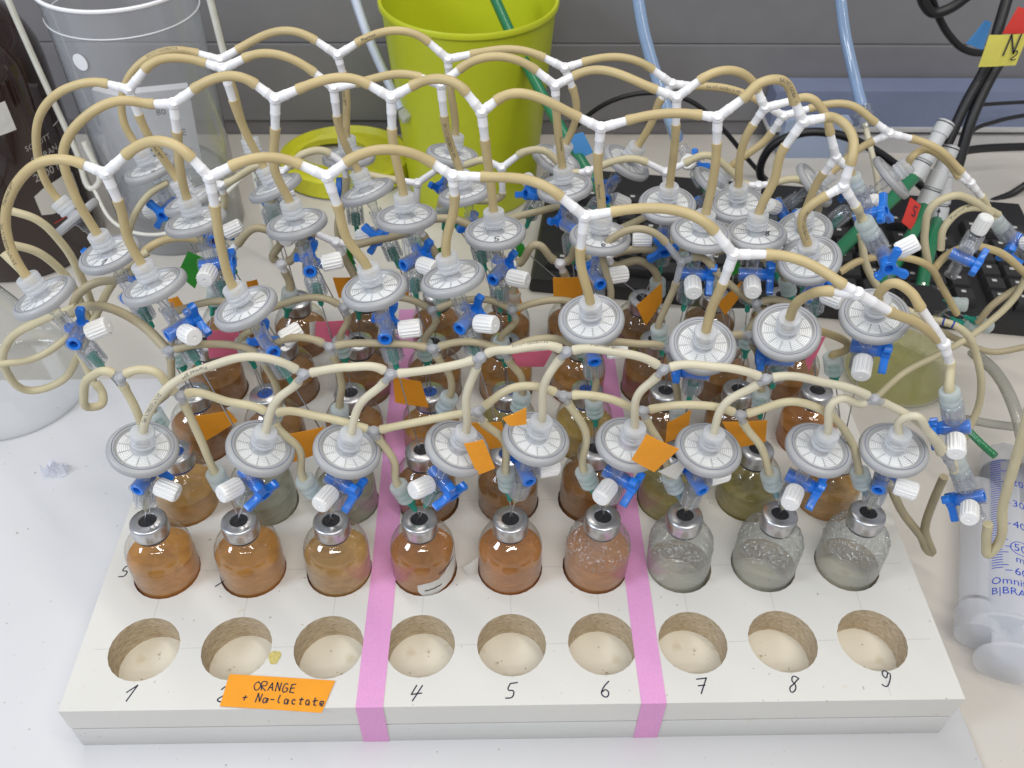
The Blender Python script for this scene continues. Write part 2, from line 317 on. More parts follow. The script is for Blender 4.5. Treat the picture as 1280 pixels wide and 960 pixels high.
# ------------------------------------------------------------------ handwriting (strokes) and print
ST = {'0': [[(.5, 1), (.15, .8), (.1, .4), (.4, 0), (.8, .2), (.9, .6), (.5, 1)]], '1': [[(.15, .55), (.75, 1), (.45, 0)]],
      '2': [[(.1, .8), (.4, 1), (.75, .8), (.5, .45), (.15, .15), (.3, .05), (.9, .12)]],
      '3': [[(.1, .9), (.5, 1), (.75, .78), (.4, .55), (.8, .35), (.6, .02), (.1, .1)]],
      '4': [[(.35, 1), (.1, .42), (.95, .5)], [(.85, .95), (.35, 0)]], '5': [[(.35, .95), (.3, .55), (.7, .5), (.7, .1), (.15, .02)], [(.35, .95), (.95, 1)]],
      '6': [[(.7, 1), (.3, .6), (.2, .15), (.55, 0), (.75, .25), (.5, .45), (.22, .3)]], '7': [[(.1, .92), (.9, 1), (.5, 0)], [(.25, .5), (.8, .52)]],
      '8': [[(.95, .85), (.5, 1), (.35, .7), (.6, .45), (.55, .1), (.25, 0), (.15, .25), (.5, .5), (.85, .8), (.95, .85)]],
      '9': [[(.85, .85), (.5, 1), (.3, .75), (.55, .55), (.85, .85), (.8, .3), (.45, 0), (.15, .15)]],
      'O': [[(.5, 1), (.1, .7), (.15, .2), (.5, 0), (.9, .3), (.85, .8), (.5, 1)]], 'R': [[(.15, 0), (.2, 1), (.75, .9), (.7, .6), (.25, .5), (.9, 0)]],
      'A': [[(.05, 0), (.45, 1), (.85, 0)], [(.2, .4), (.75, .42)]], 'N': [[(.1, 0), (.2, 1), (.75, .05), (.85, 1)]], 'G': [[(.85, .85), (.4, 1), (.1, .5), (.35, 0), (.8, .15), (.8, .5), (.5, .48)]],
      'E': [[(.85, 1), (.2, .95), (.15, .05), (.85, 0)], [(.18, .5), (.7, .52)]], '+': [[(.5, .1), (.5, .8)], [(.1, .45), (.9, .48)]], '-': [[(.15, .42), (.8, .45)]],
      'a': [[(.75, .5), (.35, .6), (.15, .25), (.4, 0), (.7, .2), (.75, .5), (.8, 0)]], 'l': [[(.4, 1), (.35, .1), (.6, 0)]], 'c': [[(.75, .5), (.4, .6), (.2, .3), (.4, 0), (.8, .1)]],
      't': [[(.45, .9), (.4, .1), (.7, 0)], [(.15, .6), (.8, .62)]], 'e': [[(.2, .3), (.7, .35), (.6, .6), (.3, .55), (.2, .25), (.4, 0), (.8, .1)]], 'g': [[(.75, .5), (.35, .6), (.2, .3), (.5, .1), (.75, .5), (.7, -.4), (.2, -.4)]],
      'M': [[(.05, 0), (.2, 1), (.5, .35), (.8, 1), (.95, 0)]], ',': [[(.5, .1), (.3, -.25)]], 'H': [[(.15, 0), (.2, 1)], [(.8, 0), (.85, 1)], [(.15, .5), (.85, .5)]], ')': [[(.7, 1), (.6, .45), (.1, 0)]], 'Z': [[(.1, 1), (.9, .95), (.1, .05), (.9, .02)]]}
def ribbon(g, P, w, nrm):
    P = np.asarray(P, float); T = np.gradient(P, axis=0); v = []
    for p, t in zip(P, T):
        sd = unit(np.cross(nrm, t)) * w / 2; v += [p - sd, p + sd]
    g.add(v, [(2*i, 2*i + 2, 2*i + 3, 2*i + 1) for i in range(len(P) - 1)])
def write(g, text, o, ux, uy, h, w=.8, nrm=(0, 0, 1), adv=.78, jit=.05):
    o = np.asarray(o, float); ux = unit(ux); uy = unit(uy); x = 0
    for ch in text:
        if ch != ' ':
            for s in ST[ch]:
                s2 = [(a + random.uniform(-jit, jit), b + random.uniform(-jit, jit)) for a, b in s]
                pp = [o + ux * (x + a * h * .72) + uy * b * h for a, b in s2]
                if ch in 'NMAEHZ147t':
                    for p0, p1 in zip(pp, pp[1:]): ribbon(g, [p0 - unit(p1 - p0) * w * .3, p1 + unit(p1 - p0) * w * .3], w, nrm)
                else: ribbon(g, curve(pp, k=4) if len(pp) > 2 else np.array(pp), w, nrm)
        x += h * adv
def text_geo(s, size):
    cu = bpy.data.curves.new('print', 'FONT'); cu.body = s; cu.size = size; cu.resolution_u = 2
    o = bpy.data.objects.new('print', cu); COL.objects.link(o); dg = bpy.context.evaluated_depsgraph_get(); dg.update()
    me = bpy.data.meshes.new_from_object(o.evaluated_get(dg))
    v = [tuple(q.co) for q in me.vertices]; f = [tuple(q.vertices) for q in me.polygons]
    bpy.data.objects.remove(o); bpy.data.curves.remove(cu); bpy.data.meshes.remove(me); return np.array(v), f
def text_on_cyl(s, size, c, r, ang, z, flip=False):
    """text wrapped on an upright cylinder, reading outside; ang = direction of the text's middle"""
    v, f = text_geo(s, size); w = v[:, 0].max()
    return [(c[0] + r * math.cos(ang + (x - w / 2) / r), c[1] + r * math.sin(ang + (x - w / 2) / r), z + y) for x, y, _ in v], f
def text_on_tube(s, size, frames, start, side, flip=False):
    """text wrapped on a bent tube; side = world direction the print faces"""
    v, f = text_geo(s, size); P = np.array([q[0] for q in frames]); L = np.concatenate([[0], np.cumsum(np.linalg.norm(np.diff(P, axis=0), axis=1))])
    yc = (v[:, 1].max() + v[:, 1].min()) / 2; out = []
    for x, y, _ in v:
        s_ = start + x if not flip else start + v[:, 0].max() - x
        i = int(np.clip(np.searchsorted(L, s_) - 1, 0, len(P) - 2)); t = (s_ - L[i]) / max(1e-6, L[i + 1] - L[i])
        p0, T, *_r = frames[i]; r = frames[i][4] + .06; p = P[i] * (1 - t) + P[i + 1] * t
        n = unit(np.asarray(side, float) - T * np.dot(side, T)); b = np.cross(n, T) * (-1 if flip else 1)
        a = (y - yc) / r; out.append(p + (n * math.cos(a) + b * math.sin(a)) * r)
    return out, f

# ================================================================== SETTING
BZ = -43.0      # bench top
ZM = -40.0      # top of the pale mat the rack stands on
g = G().box((-900, -420, BZ - 30), (900, 635, BZ)); part('bench_top', g.mesh('bench_top', M['bench'], False), kind='structure')
g = G(); o_ = [(-900, -420), (258, -420), (254.5, 256), (-900, 250)]
g.prism(o_, BZ + .02, ZM, bev=.8); part('bench_mat', g.mesh('bench_mat', M['mat'], True, 60), kind='structure')
wall = bpy.data.objects.new('wall', None); COL.objects.link(wall); wall['kind'] = 'structure'
for z0, z1, d in ((BZ - 30, -25, 0), (-24.2, 57, 5), (58.2, 190, 0), (191.2, 420, 4)):
    part('wall_panel', G().box((-1000, 636 - d, z0), (1000, 660, z1)).mesh('wall_panel', M['wall_grey'], False), wall)

# ================================================================== RACK
XL, XR, YF, YB = -234.6, 238.7, -35.1, 287.0
rack = thing('vial_rack', 'white painted wooden rack of drilled holes holding rows of sealed vials', 'rack', loc=(0, 125, ZM))
def rpart(name, g, mat, par=None, kind=None, ang=35): return part(name, g.mesh(name, mat, True, ang, org=(0, 125, ZM)), par or rack, kind)
g = G()
NS = 24
for i in range(9):
    for j in range(6):
        cx, cy = 50 * (i - 4), 50 * j; v = []
        for k in range(NS):
            a = 2 * math.pi * k / NS; c, s = math.cos(a), math.sin(a); q = 25 / max(abs(c), abs(s))
            v += [(cx + 19 * c, cy + 19 * s, 0), (cx + q * c, cy + q * s, 0)]
        g.add(v, [(2*k, 2*k + 1, 2*((k + 1) % NS) + 1, 2*((k + 1) % NS)) for k in range(NS)])
for a, b in (((XL, YF), (XR, -25)), ((XL, 275), (XR, YB)), ((XL, -25), (-225, 275)), ((225, -25), (XR, 275))):
    g.add([(a[0], a[1], 0), (b[0], a[1], 0), (b[0], b[1], 0), (a[0], b[1], 0)], [(0, 1, 2, 3)])
ed = [(XL, YF), (XR, YF), (XR, YB), (XL, YB)]
for k in range(4):
    p, q = ed[k], ed[(k + 1) % 4]; g.add([(*p, -19.3), (*q, -19.3), (*q, 0), (*p, 0)], [(0, 1, 2, 3)])
rpart('top_board', g, M['rack_paint'], ang=20)
rpart('bottom_board', G().prism([(XL + .3, YF - .1), (XR - .3, YF - .1), (XR - .3, YB), (XL + .3, YB)], ZM + .05, -20.6, bev=.4), M['rack_front'])
lin = G().lathe([(19, -20.2), (18.9, -12), (19, -.9), (19.15, -.05)], 32, cap0=False, cap1=False); lin.f = [q[::-1] for q in lin.f]
lin_me = lin.mesh('hole_lining', M['chipboard']); flo_me = G().lathe([(18.95, -20.1), (.01, -20.1)], 32, cap0=False, cap1=False).mesh('hole_floor', M['hole_floor'])
for i in range(9):
    for j in range(6):
        L = part('hole_lining', lin_me, rack, M=frame((50 * (i - 4), 50 * j - 125, -ZM), (0, 0, 1)))
        part('hole_floor', flo_me, L, M=frame((0, 0, 0), (0, 0, 1), (math.cos(i * 2 + j), math.sin(i * 2 + j), 0)))
g = G()     # pencil guide lines ruled across the rack
for j in range(6):
    for i in range(-1, 9):
        x0, x1 = 50 * (i - 4) + 19.6, 50 * (i - 3) - 19.6
        if i == -1: x0 = XL + 8
        if i == 8: x1 = XR - 6
        ribbon(g, [(x0, 50 * j, .06), (x1, 50 * j + .2, .06)], .22, (0, 0, 1))
for i in range(9):
    for j in range(-1, 6):
        y0, y1 = 50 * j + 19.6, 50 * j + 30.4
        if j == -1: y0, y1 = (-33, -19.3) if i == 8 else (-20, -19.3)
        ribbon(g, [(50 * (i - 4), y0, .06), (50 * (i - 4) + .1, y1, .06)], .22, (0, 0, 1))
rpart('pencil_line', g, M['pencil'], kind='stuff')
for ch, x, y in (('1', 162, 866), ('2', 279, 868), ('4', 519, 866), ('5', 637, 863), ('6', 756, 861), ('7', 875, 857), ('8', 991, 855), ('9', 1105, 848), ('5', 156, 713), (')', 277, 725)):
    P = at(x, y, Z=0.1); g = G(); write(g, ch, P + (-3.4, -4.5, 0), (1, 0, 0), (.18, 1, 0), 9.0 if ch != '5' or x > 300 else 8, .75, jit=.02)
    rpart('numeral', g, M['ink'])
for xs in ((-81.5, -67.0), (67.2, 80.8)):
    g = G(); T = [(YF - .25, -39.8), (YF - .3, -20), (YF - .25, .15)] + [(y, .15) for y in np.linspace(YF + .4, YB, 12)]
    v = []
    for y, z in T:
        wob = .35 * math.sin(y * .03 + xs[0]); v += [(xs[0] + wob, y, z), (xs[1] + wob + .25 * math.sin(y * .05), y, z)]
    n = len(T); v2 = [(x, y - (.15 if z < 0 else 0), z + (.12 if z >= 0 else 0)) for x, y, z in v]
    g.add(v + v2, [(2*i, 2*i+1, 2*i+3, 2*i+2)[::-1] for i in range(n - 1)] + [(2*n+2*i, 2*n+2*i+1, 2*n+2*i+3, 2*n+2*i+2) for i in range(n - 1)]
          + [(2*i, 2*i+2, 2*n+2*i+2, 2*n+2*i) for i in range(n-1)] + [(2*i+1, 2*n+2*i+1, 2*n+2*i+3, 2*i+3) for i in range(n-1)])
    c = ((xs[0] + xs[1]) / 2, YF, 0)
    single('tape_strip', g.mesh('tape_strip', M['pink_tape'], False, org=c), 'pink tape strip over the rack %s' % ('left of the numeral 4' if xs[0] < 0 else 'right of the numeral 6'), 'tape', c, 'pink tape strips over the rack')

# ================================================================== VIALS
ORD = ['leftmost', 'second', 'third', 'fourth', 'fifth', 'sixth', 'seventh', 'eighth', 'rightmost']
ROWN = {5: 'front', 4: 'second', 3: 'middle', 2: 'fourth', 1: 'back'}
def where(i, r): return '%s %s row vial' % (ORD[i], ROWN[r])
def rowY(r): return 50 * (6 - r)
LEVEL = 36.0
def bottle_mesh(mat):
    g = G()
    prof = [(16.0, 0.2), (17.8, .9), (18.45, 2.4), (18.5, 20), (18.5, 38.5), (18.3, 41.6), (17.7, 44.4), (16.6, 47), (15.0, 49.4), (13.0, 51.4), (11.0, 52.9), (9.6, 54.2), (9.0, 56), (8.9, 57.6), (9.5, 58.4), (9.5, 59)]
    g.lathe(prof, 40, cap1=False); return g.mesh('glass', mat, True, 60)
glass_me = bottle_mesh(M['bottle_glass']); wet_me = bottle_mesh(M['wet_glass'])
cap_me = G().lathe([(9.5, 54.6), (10.1, 55.0), (10.2, 55.6), (10.2, 62.6), (9.9, 63.6), (9.2, 64.2), (5.1, 64.4), (4.8, 64.1), (4.7, 63.3)], 40, cap0=False, cap1=False).mesh('crimp_cap', M['aluminium'], True, 40)
stop_me = {c: G().lathe([(4.9, 63.5), (.01, 63.5)], 24, cap0=False, cap1=False).lathe([(9.3, 52.8), (9.45, 54.7), (9.3, 55.2)], 32, cap0=False, cap1=False).mesh('stopper', M[c + '_rubber']) for c in ('black', 'blue')}
liq_me = {}
def liquid_mesh(mat, lev):
    if (mat, lev) not in liq_me:
        rr = lambda h: 17.5
        liq_me[mat, lev] = G().lathe([(15.2, 1.4), (17.9, 2.4), (18.3, 3.6), (18.3, lev - .5), (18.35, lev + .4), (17.5, lev + .1), (8, lev - .15), (.01, lev - .15)], 40, cap1=False).mesh('liquid', M[mat], True, 50)
    return liq_me[mat, lev]
def shoulder_r(z):
    P_ = [(18.5, 30), (18.5, 38.5), (18.3, 41.6), (17.7, 44.4), (16.6, 47), (15.0, 49.4), (13.0, 51.4), (11.0, 52.9)]
    for (r0, z0), (r1, z1) in zip(P_, P_[1:]):
        if z <= z1: return r0 + (r1 - r0) * (z - z0) / (z1 - z0)
    return 11.0
clear('dew', (.97, .98, .98), (.90, .91, .92), .06, .30, .03, 2.0, (.45, .47, .47), ior=2.3)
def dew_mesh(seed, n, zmin):
    rg = np.random.default_rng(seed); g = G()
    for _ in range(n):
        z = zmin + (52.3 - zmin) * rg.random(); a = rg.random() * 2 * math.pi; r = shoulder_r(z); dz = .4
        nrm = unit((dz, 0, shoulder_r(z - dz) - shoulder_r(z + dz) + 1e-6)); nrm = unit((nrm[0] * 1.0, 0, nrm[2] / 2)); nw = np.array((nrm[0] * math.cos(a), nrm[0] * math.sin(a), nrm[2]))
        q = abs(rg.normal(0, .34)) + .36; c = np.array((r * math.cos(a), r * math.sin(a), z)); k_ = rg.uniform(.55, .9)
        g.lathe([(q, -.05), (q * .8, q * .30 * k_), (q * .42, q * .52 * k_), (.02, q * .6 * k_)], 7, o=c, z=nw, cap0=False)
    return g.mesh('condensation', M['dew'], True, 180)
LIQ = {5: ['amber', 'amber', 'tan_liquid', 'orange_liquid', 'orange_liquid', 'orange_liquid', 'water', 'water', 'water'],
       4: ['tan_liquid', 'cloudy_clear', 'cloudy_clear', 'brown', 'brown', 'brown', 'olive', 'olive', 'tan_liquid'],
       3: ['brown', 'brown', 'brown', 'amber', 'olive', 'yellow', 'brown', 'brown', 'orange_liquid'],
       2: ['brown', 'brown', 'brown', 'brown', 'amber', 'amber', 'brown', 'brown', 'brown'],
       1: ['brown', 'brown', 'dark_brown', 'brown', 'brown', 'brown', 'dark_brown', 'dark_brown', 'dark_brown']}
LWORD = dict(amber='amber', tan_liquid='tan', orange_liquid='orange brown', water='clear', cloudy_clear='cloudy pale green', brown='brown', olive='olive yellow', yellow='golden yellow', dark_brown='dark brown')
CAPPX = {5: [(185, 651), (299, 651), (414, 651), (524, 649), (638, 649), (754, 646), (855, 643), (975, 642), (1085, 639)],
         4: [(225, 560), None, None, (527, 562), None, (745, 560), None, (946, 561), None],
         3: [(242, 490), (331, 492), (438, 491), (537, 490), (635, 488), (734, 486), (832, 488), (923, 486), (1021, 488)],
         2: [None, None, None, None, None, None, None, None, None], 1: [None, (372, 376), None, None, None, None, (802, 376), None, (978, 370)]}
BLUE = {(4, 0), (3, 0), (3, 1), (3, 3), (3, 4), (3, 5), (4, 4)}
WET = {(5, 5), (5, 6), (5, 7), (5, 8)}
SEPT = {}; BOTM = {}
for r in (5, 4, 3, 2, 1):
    for i in range(9):
        X, Y = 50 * (i - 4), rowY(r); base = np.array([X, Y, -20.0])
        pt = CAPPX[r][i]
        top = at(*pt, Z=43.5) if pt else np.array([X + random.uniform(-1.5, 1.5), Y + random.uniform(-1, 2), 43.5])
        ax = unit(top - base); lim = math.tan(math.radians(4.5)); s = np.linalg.norm(ax[:2]) / ax[2]
        if s > lim: ax = unit((ax[0] * lim / s, ax[1] * lim / s, ax[2]))
        base = base + (ax[0] * -6, ax[1] * -6, .25)
        F = frame(base, ax, (math.cos(i * 1.7 + r), math.sin(i * 1.7 + r), 0)); BOTM[r, i] = F; SEPT[r, i] = base + ax * 63.5
        lq = LIQ[r][i]; lev = LEVEL + (random.uniform(-1.5, 2) if r != 5 else [0, 1, -1, 0, 1, 0, -2, -3, -2][i])
        col = 'blue' if (r, i) in BLUE else 'black'
        lab = 'crimp sealed vial of %s liquid, %s in the %s row' % (LWORD[lq], ORD[i] + ('' if i in (0, 8) else ' from left'), ROWN[r])
        b = thing('serum_vial', lab, 'vial', F, group='sealed vials in the rack')
        part('glass', wet_me if (r, i) in WET else glass_me, b); part('liquid', liquid_mesh(lq, round(lev)), b)
        if (r, i) in WET: part('condensation', dew_mesh(i, 420 if i != 5 else 330, 37.5 if i != 5 else 38), b, 'stuff')
        c = part('crimp_cap', cap_me, b); part('stopper', stop_me[col], c)

# ================================================================== SYRINGE FILTERS, STOPCOCKS, NEEDLES
def filter_meshes():
    rim = G().lathe([(5, -2.6), (15.5, -2.6), (16.9, -1.9), (17.25, -.4), (17.1, .9), (16.4, 1.9), (15.4, 2.3), (14.75, 2.3)], 48, cap0=False, cap1=False)
    rim.lathe([(14.35, 2.3), (13.6, 2.25), (12.9, 1.3), (12.4, 1.15)], 48, cap0=False, cap1=False)
    seam = G().lathe([(14.8, 2.3), (14.7, 2.05), (14.4, 2.05), (14.3, 2.3)], 48, cap0=False, cap1=False)
    lens = G().lathe([(12.6, 1.15), (12.3, .8), (4.8, .8)], 48, cap0=False, cap1=False)
    ribs = G()
    for w in range(12):
        for q in range(6):
            r0 = 6.2 + q * 1.0; a0 = 2 * math.pi * w / 12 + .034; a1 = 2 * math.pi * (w + 1) / 12 - .034; v = []
            for k in range(5):
                a = a0 + (a1 - a0) * k / 4; c, s = math.cos(a), math.sin(a)
                for rr, zz in ((r0, .8), (r0 + .15, 1.45), (r0 + .62, 1.45), (r0 + .77, .8)): v.append((c * rr, s * rr, zz))
            ribs.add(v, [(4*k + e, 4*k + 4 + e, 4*k + 5 + e, 4*k + 1 + e)[::-1] for k in range(4) for e in range(3)])
    nut = G().lathe([(5.4, .8), (4.6, 1.6), (3.6, 3.0), (3.4, 4.4), (5.5, 4.8), (5.9, 5.2), (5.9, 6.4), (5.55, 6.7), (5.55, 7.5), (5.9, 7.8), (5.9, 9.0), (5.55, 9.3), (5.55, 10.2), (5.85, 10.5), (5.8, 13.3), (5.3, 13.9), (3.0, 13.9)], 28, cap0=False)
    stem = G().lathe([(5.2, -2.6), (3.9, -3.2), (3.2, -4.5), (3.1, -9), (2.5, -9.2), (2.2, -17)], 20, cap0=False, cap1=True)
    return [('rim', rim.mesh('rim', M['filter_grey'], True, 40)), ('seam_ring', seam.mesh('seam_ring', M['filter_seam'])), ('lens', lens.mesh('lens', M['filter_lens'])),
            ('ribbed_face', ribs.mesh('ribbed_face', M['filter_white'], True, 30)), ('luer_nut', nut.mesh('luer_nut', M['nut_plastic'], True, 40)), ('outlet_stem', stem.mesh('outlet_stem', M['clear_plastic'], True, 40))]
FIL = filter_meshes()
def stopcock_meshes():
    hs = G().lathe([(3.3, -5.5), (3.4, 3), (3.6, 4.2), (3.5, 12.6), (4.1, 13.2), (4.2, 14.6), (3.4, 14.9)], 20, cap0=False, cap1=False)
    hs.lathe([(4.45, -7.6), (4.5, -6.6), (4.3, -6.2), (4.3, 5.2), (4.1, 5.6)], 24, z=(0, 1, 0), cap0=False, cap1=False)
    hs.lathe([(2.6, 3), (2.5, 8.2), (3.3, 8.6), (3.3, 9.4)], 16, z=(1, 0, 0), cap0=False)
    for a in range(4):
        c, s = math.cos(a * math.pi / 2 + .6), math.sin(a * math.pi / 2 + .6)
        hs.prism([(c * 3.4 - s * .4, s * 3.4 + c * .4), (c * 3.4 + s * .4, s * 3.4 - c * .4), (c * 4.5 + s * .4, s * 4.5 - c * .4), (c * 4.5 - s * .4, s * 4.5 + c * .4)], 5.5, 12)
    col = G().lathe([(3.2, -5.2), (5.0, -6.2), (5.5, -7), (5.5, -18.6), (5.0, -19), (4.7, -18.6)], 24, cap0=False, cap1=False)
    for k in range(10):
        a = 2 * math.pi * k / 10; c, s = math.cos(a), math.sin(a)
        col.prism([(c * 5.4 - s * .45, s * 5.4 + c * .45), (c * 5.4 + s * .45, s * 5.4 - c * .45), (c * 6 + s * .3, s * 6 - c * .3), (c * 6 - s * .3, s * 6 + c * .3)], -18, -8)
    for h in range(5): col.lathe([(4.7, -9.2 - 2 * h), (3.6, -9.7 - 2 * h), (4.7, -10.2 - 2 * h)], 20, cap0=False, cap1=False)
    col.lathe([(2.3, -5), (2.2, -14), (1.9, -16)], 14, cap0=False)
    plug = G().lathe([(2.1, -2.2), (2.2, -7.1), (3.3, -7.3), (3.75, -6.8), (3.85, 5.4), (3.3, 8.2)], 24, z=(0, 1, 0))
    hd = G(); R = np.array([[1, 0, 0, 0], [0, 0, 1, 0], [0, 1, 0, 0], [0, 0, 0, 1.]])
    hd.lathe([(2.3, 12.6), (2.4, 9.5), (1.8, 9.4)], 20, z=(0, 1, 0), cap0=False); hd.f = [q[::-1] for q in hd.f]
    hd.lathe([(3.3, 7.9), (4.1, 8.2), (4.2, 12.2), (3.9, 12.7), (2.3, 12.7)], 24, z=(0, 1, 0), cap0=True, cap1=False)
    for a, ln in ((0, 12.0), (100, 9.0), (-100, 12.0)):
        a = math.radians(a + 60); c, s = math.cos(a), math.sin(a); o = []
        for u, w in ((3.4, 2.2), (6, 1.7), (ln - 2, 2.3), (ln - .4, 2.0), (ln, 1.2), (ln, -1.2), (ln - .4, -2.0), (ln - 2, -2.3), (6, -1.7), (3.4, -2.2)): o.append((c * u - s * w, s * u + c * w))
        q = G().prism(o, 8.4, 12.4, bev=.35); q.xf(R); hd.add(q.v, [f[::-1] for f in q.f])
    cp = G(); n = 64; rings = []
    for x_, k_ in ((8.2, 1), (8.4, 1), (17.8, 1), (18.9, .0)):
        rings.append((x_, k_))
    v = []
    for x_, k_ in rings:
        for k in range(n):
            a = 2 * math.pi * k / n; rr = 4.55 + (.42 if (k % 4) in (0, 1) else 0) * k_ - (0 if k_ else .35); v.append((x_, rr * math.cos(a), rr * math.sin(a)))
    f = [(i * n + k, i * n + (k + 1) % n, (i + 1) * n + (k + 1) % n, (i + 1) * n + k) for i in range(3) for k in range(n)]
    cp.add(v, f + [tuple(range(n - 1, -1, -1))])
    cp.lathe([(4.2, 18.9), (1.0, 19.0), (.8, 18.2)], 64, z=(1, 0, 0), cap0=False); cp.lathe([(4.6, 7.2), (4.6, 8.2)], 32, z=(1, 0, 0), cap1=False)
    return [('housing', hs.mesh('housing', M['clear_plastic'], True, 40)), ('luer_collar', col.mesh('luer_collar', M['clear_plastic'], True, 30)),
            ('plug', plug.mesh('plug', M['stopcock_blue'], True, 40)), ('handle', hd.mesh('handle', M['stopcock_blue'], True, 35)), ('port_cap', cp.mesh('port_cap', M['white_cap'], True, 25))]
STC = stopcock_meshes()
def build(meshes, name, label, cat, F, group, skip=()):
    t = thing(name, label, cat, F, group=group)
    for n, me in meshes:
        if n not in skip: part(n, me, t)
    return t
def needle(label, cat, tip_hub, axis, S, hub, group, nut=None):
    """axis points up, away from the septum; tip_hub = top of the hub"""
    axis = unit(axis); F = frame(tip_hub, axis); t = thing('needle', label, cat, F, group=group)
    L = np.linalg.norm(np.asarray(tip_hub) - S)
    h = G().lathe([(3.0, 0), (3.1, -1.5), (2.4, -2), (2.3, -8), (1.7, -9), (1.5, -13.5), (.6, -14.5)], 16)
    for k in range(4):
        a = k * math.pi / 2; c, s = math.cos(a), math.sin(a); h.prism([(c * 2 - s * .3, s * 2 + c * .3), (c * 2 + s * .3, s * 2 - c * .3), (c * 3 + s * .3, s * 3 - c * .3), (c * 3 - s * .3, s * 3 + c * .3)], -8, -2)
    if nut: part('luer_nut', nut, t)
    part('hub', h.mesh('hub', M[hub]), t)
    if L > 14: part('shaft', G().lathe([(.42, -14), (.42, -(L + 14))], 8).mesh('shaft', M['steel']), t)
    return t

FA = dict(A=5, B=4, C=3, D=2, E=1)
FPXS = dict(
 A=[(179,561,86),(326,560,86),(434,563,86),(572,560,84),(670,548,84),(786,555,84),(885,562,85),(1023,562,86),(1117,562,87)],
 B=[(55,372,81),(193,358,80),(307,385,83),(468,362,81),(566,348,79),(739,400,83),(878,432,88),(983,415,87),(1093,395,88)],
 C=[(137,318,77),(245,277,74),(371,280,74),(508,272,73),(619,291,75),(750,297,75),(876,293,75),(945,293,73),(1012,325,78)],
 D=[(95,272,66),(238,250,68),(344,235,67),(459,240,67),(582,242,67),(706,235,67),(834,256,71),(922,256,68),(1005,288,68)],
 E=[(188,212,66),(319,199,62),(436,197,64),(566,194,64),(696,201,63),(783,203,64),(894,231,63),(1018,231,64),(1114,222,64)])
CAPS = dict(
 A=[(212,614),(281,617),(406,626),(524,611),(694,581),(756,616),(925,575),(993,617),(1131,610)],
 B=[(127,411),(240,425),(371,414),(525,412),(619,416),(793,430),(872,430),(975,420),(1075,468)],
 C=[(195,375),(258,344),(422,327),(534,332),(653,352),(777,340),(866,362),(941,365),(1050,378)],
 D=[(125,310),(291,286),(362,304),(407,252),(630,267),(735,270),(799,299),(905,290),(985,320)],
 E=[(182,254),(368,240),(450,235),(590,230),(662,218),(795,248),(905,265),(967,257),(1093,243)])
TILT = {('B', 5): (.14, 0), ('B', 6): (.17, 0), ('B', 7): (.20, 0), ('B', 8): (.14, .04), ('D', 5): (.14, 0), ('D', 6): (.14, .02), ('D', 7): (.20, 0), ('D', 8): (.22, 0), ('C', 8): (.18, 0),
        ('E', 4): (.18, .06), ('E', 5): (.16, .22), ('E', 6): (.16, .1), ('E', 7): (.2, .26), ('E', 8): (.14, .26), ('C', 6): (.06, 0), ('C', 7): (.06, 0)}
FP = {}; FAX = {}
def nut_top(k, i, h=13.0): return FP[k, i] + FAX[k, i] * h
for k in 'ABCDE':
    r = FA[k]
    for i in range(9):
        x, y, w = FPXS[k][i]; S = SEPT[r, i] + (-.9, -.6, 0)
        d = ray(x, y); t_row = (rowY(r) - CAM_LOC[1]) / d[1]; t_w = 34.5 * FPX / w
        P = CAM_LOC + d * (t_row if k == 'A' else .5 * (t_row + t_w))
        ax = unit(P - S); tc, tr_ = TILT.get((k, i), (0, 0)); cd = unit((CAM_LOC[0] - P[0], CAM_LOC[1] - P[1], 0))
        ax = unit(ax + cd * tc + np.array((tr_, 0, 0))); FP[k, i] = P; FAX[k, i] = ax
        fe = {('A', 3): ', orange paper on it', ('C', 0): ', marked 1', ('C', 4): ', marked 5', ('C', 7): ', marked 8'}.get((k, i), '')
        f = build(FIL, 'syringe_filter', 'round ribbed syringe filter above the %s%s' % (where(i, r), fe), 'syringe filter', frame(P, ax), 'disc filters above the vials')
        mk = {('C', 0): '1', ('C', 4): '5', ('C', 5): 'e', ('C', 7): '8', ('E', 0): '1'}.get((k, i))
        if mk:
            q = G(); write(q, mk, (-1 if k == 'C' and i != 7 else 4, -12 if i != 7 else -5, 1.6), (1, 0, 0), (0, 1, 0), 5, .55); part('handwritten_mark', q.mesh('handwritten_mark', M['ink']), f)
        O = P - ax * 27.0
        best = None; x0 = frame(O, ax)
        for q in range(90):
            a = 2 * math.pi * q / 90; dx = x0[:3, 0] * math.cos(a) + x0[:3, 1] * math.sin(a); e = np.linalg.norm(px(O + dx * 13.5) - CAPS[k][i])
            if best is None or e < best[0]: best = (e, dx)
        build(STC, 'stopcock', 'blue white-capped stopcock under the filter above the %s' % where(i, r), 'stopcock', frame(O, ax, best[1]), 'stopcocks under the disc filters')
        hub = 'green_hub' if k != 'A' else ('green_hub' if i in (3,) else 'pale_hub')
        needle('%s hub needle under the stopcock, into the %s' % ('green' if hub == 'green_hub' else 'pale', where(i, r)), 'needle', O - ax * 12.0, unit(O - ax * 12.0 - S), S, hub, 'supply needles')

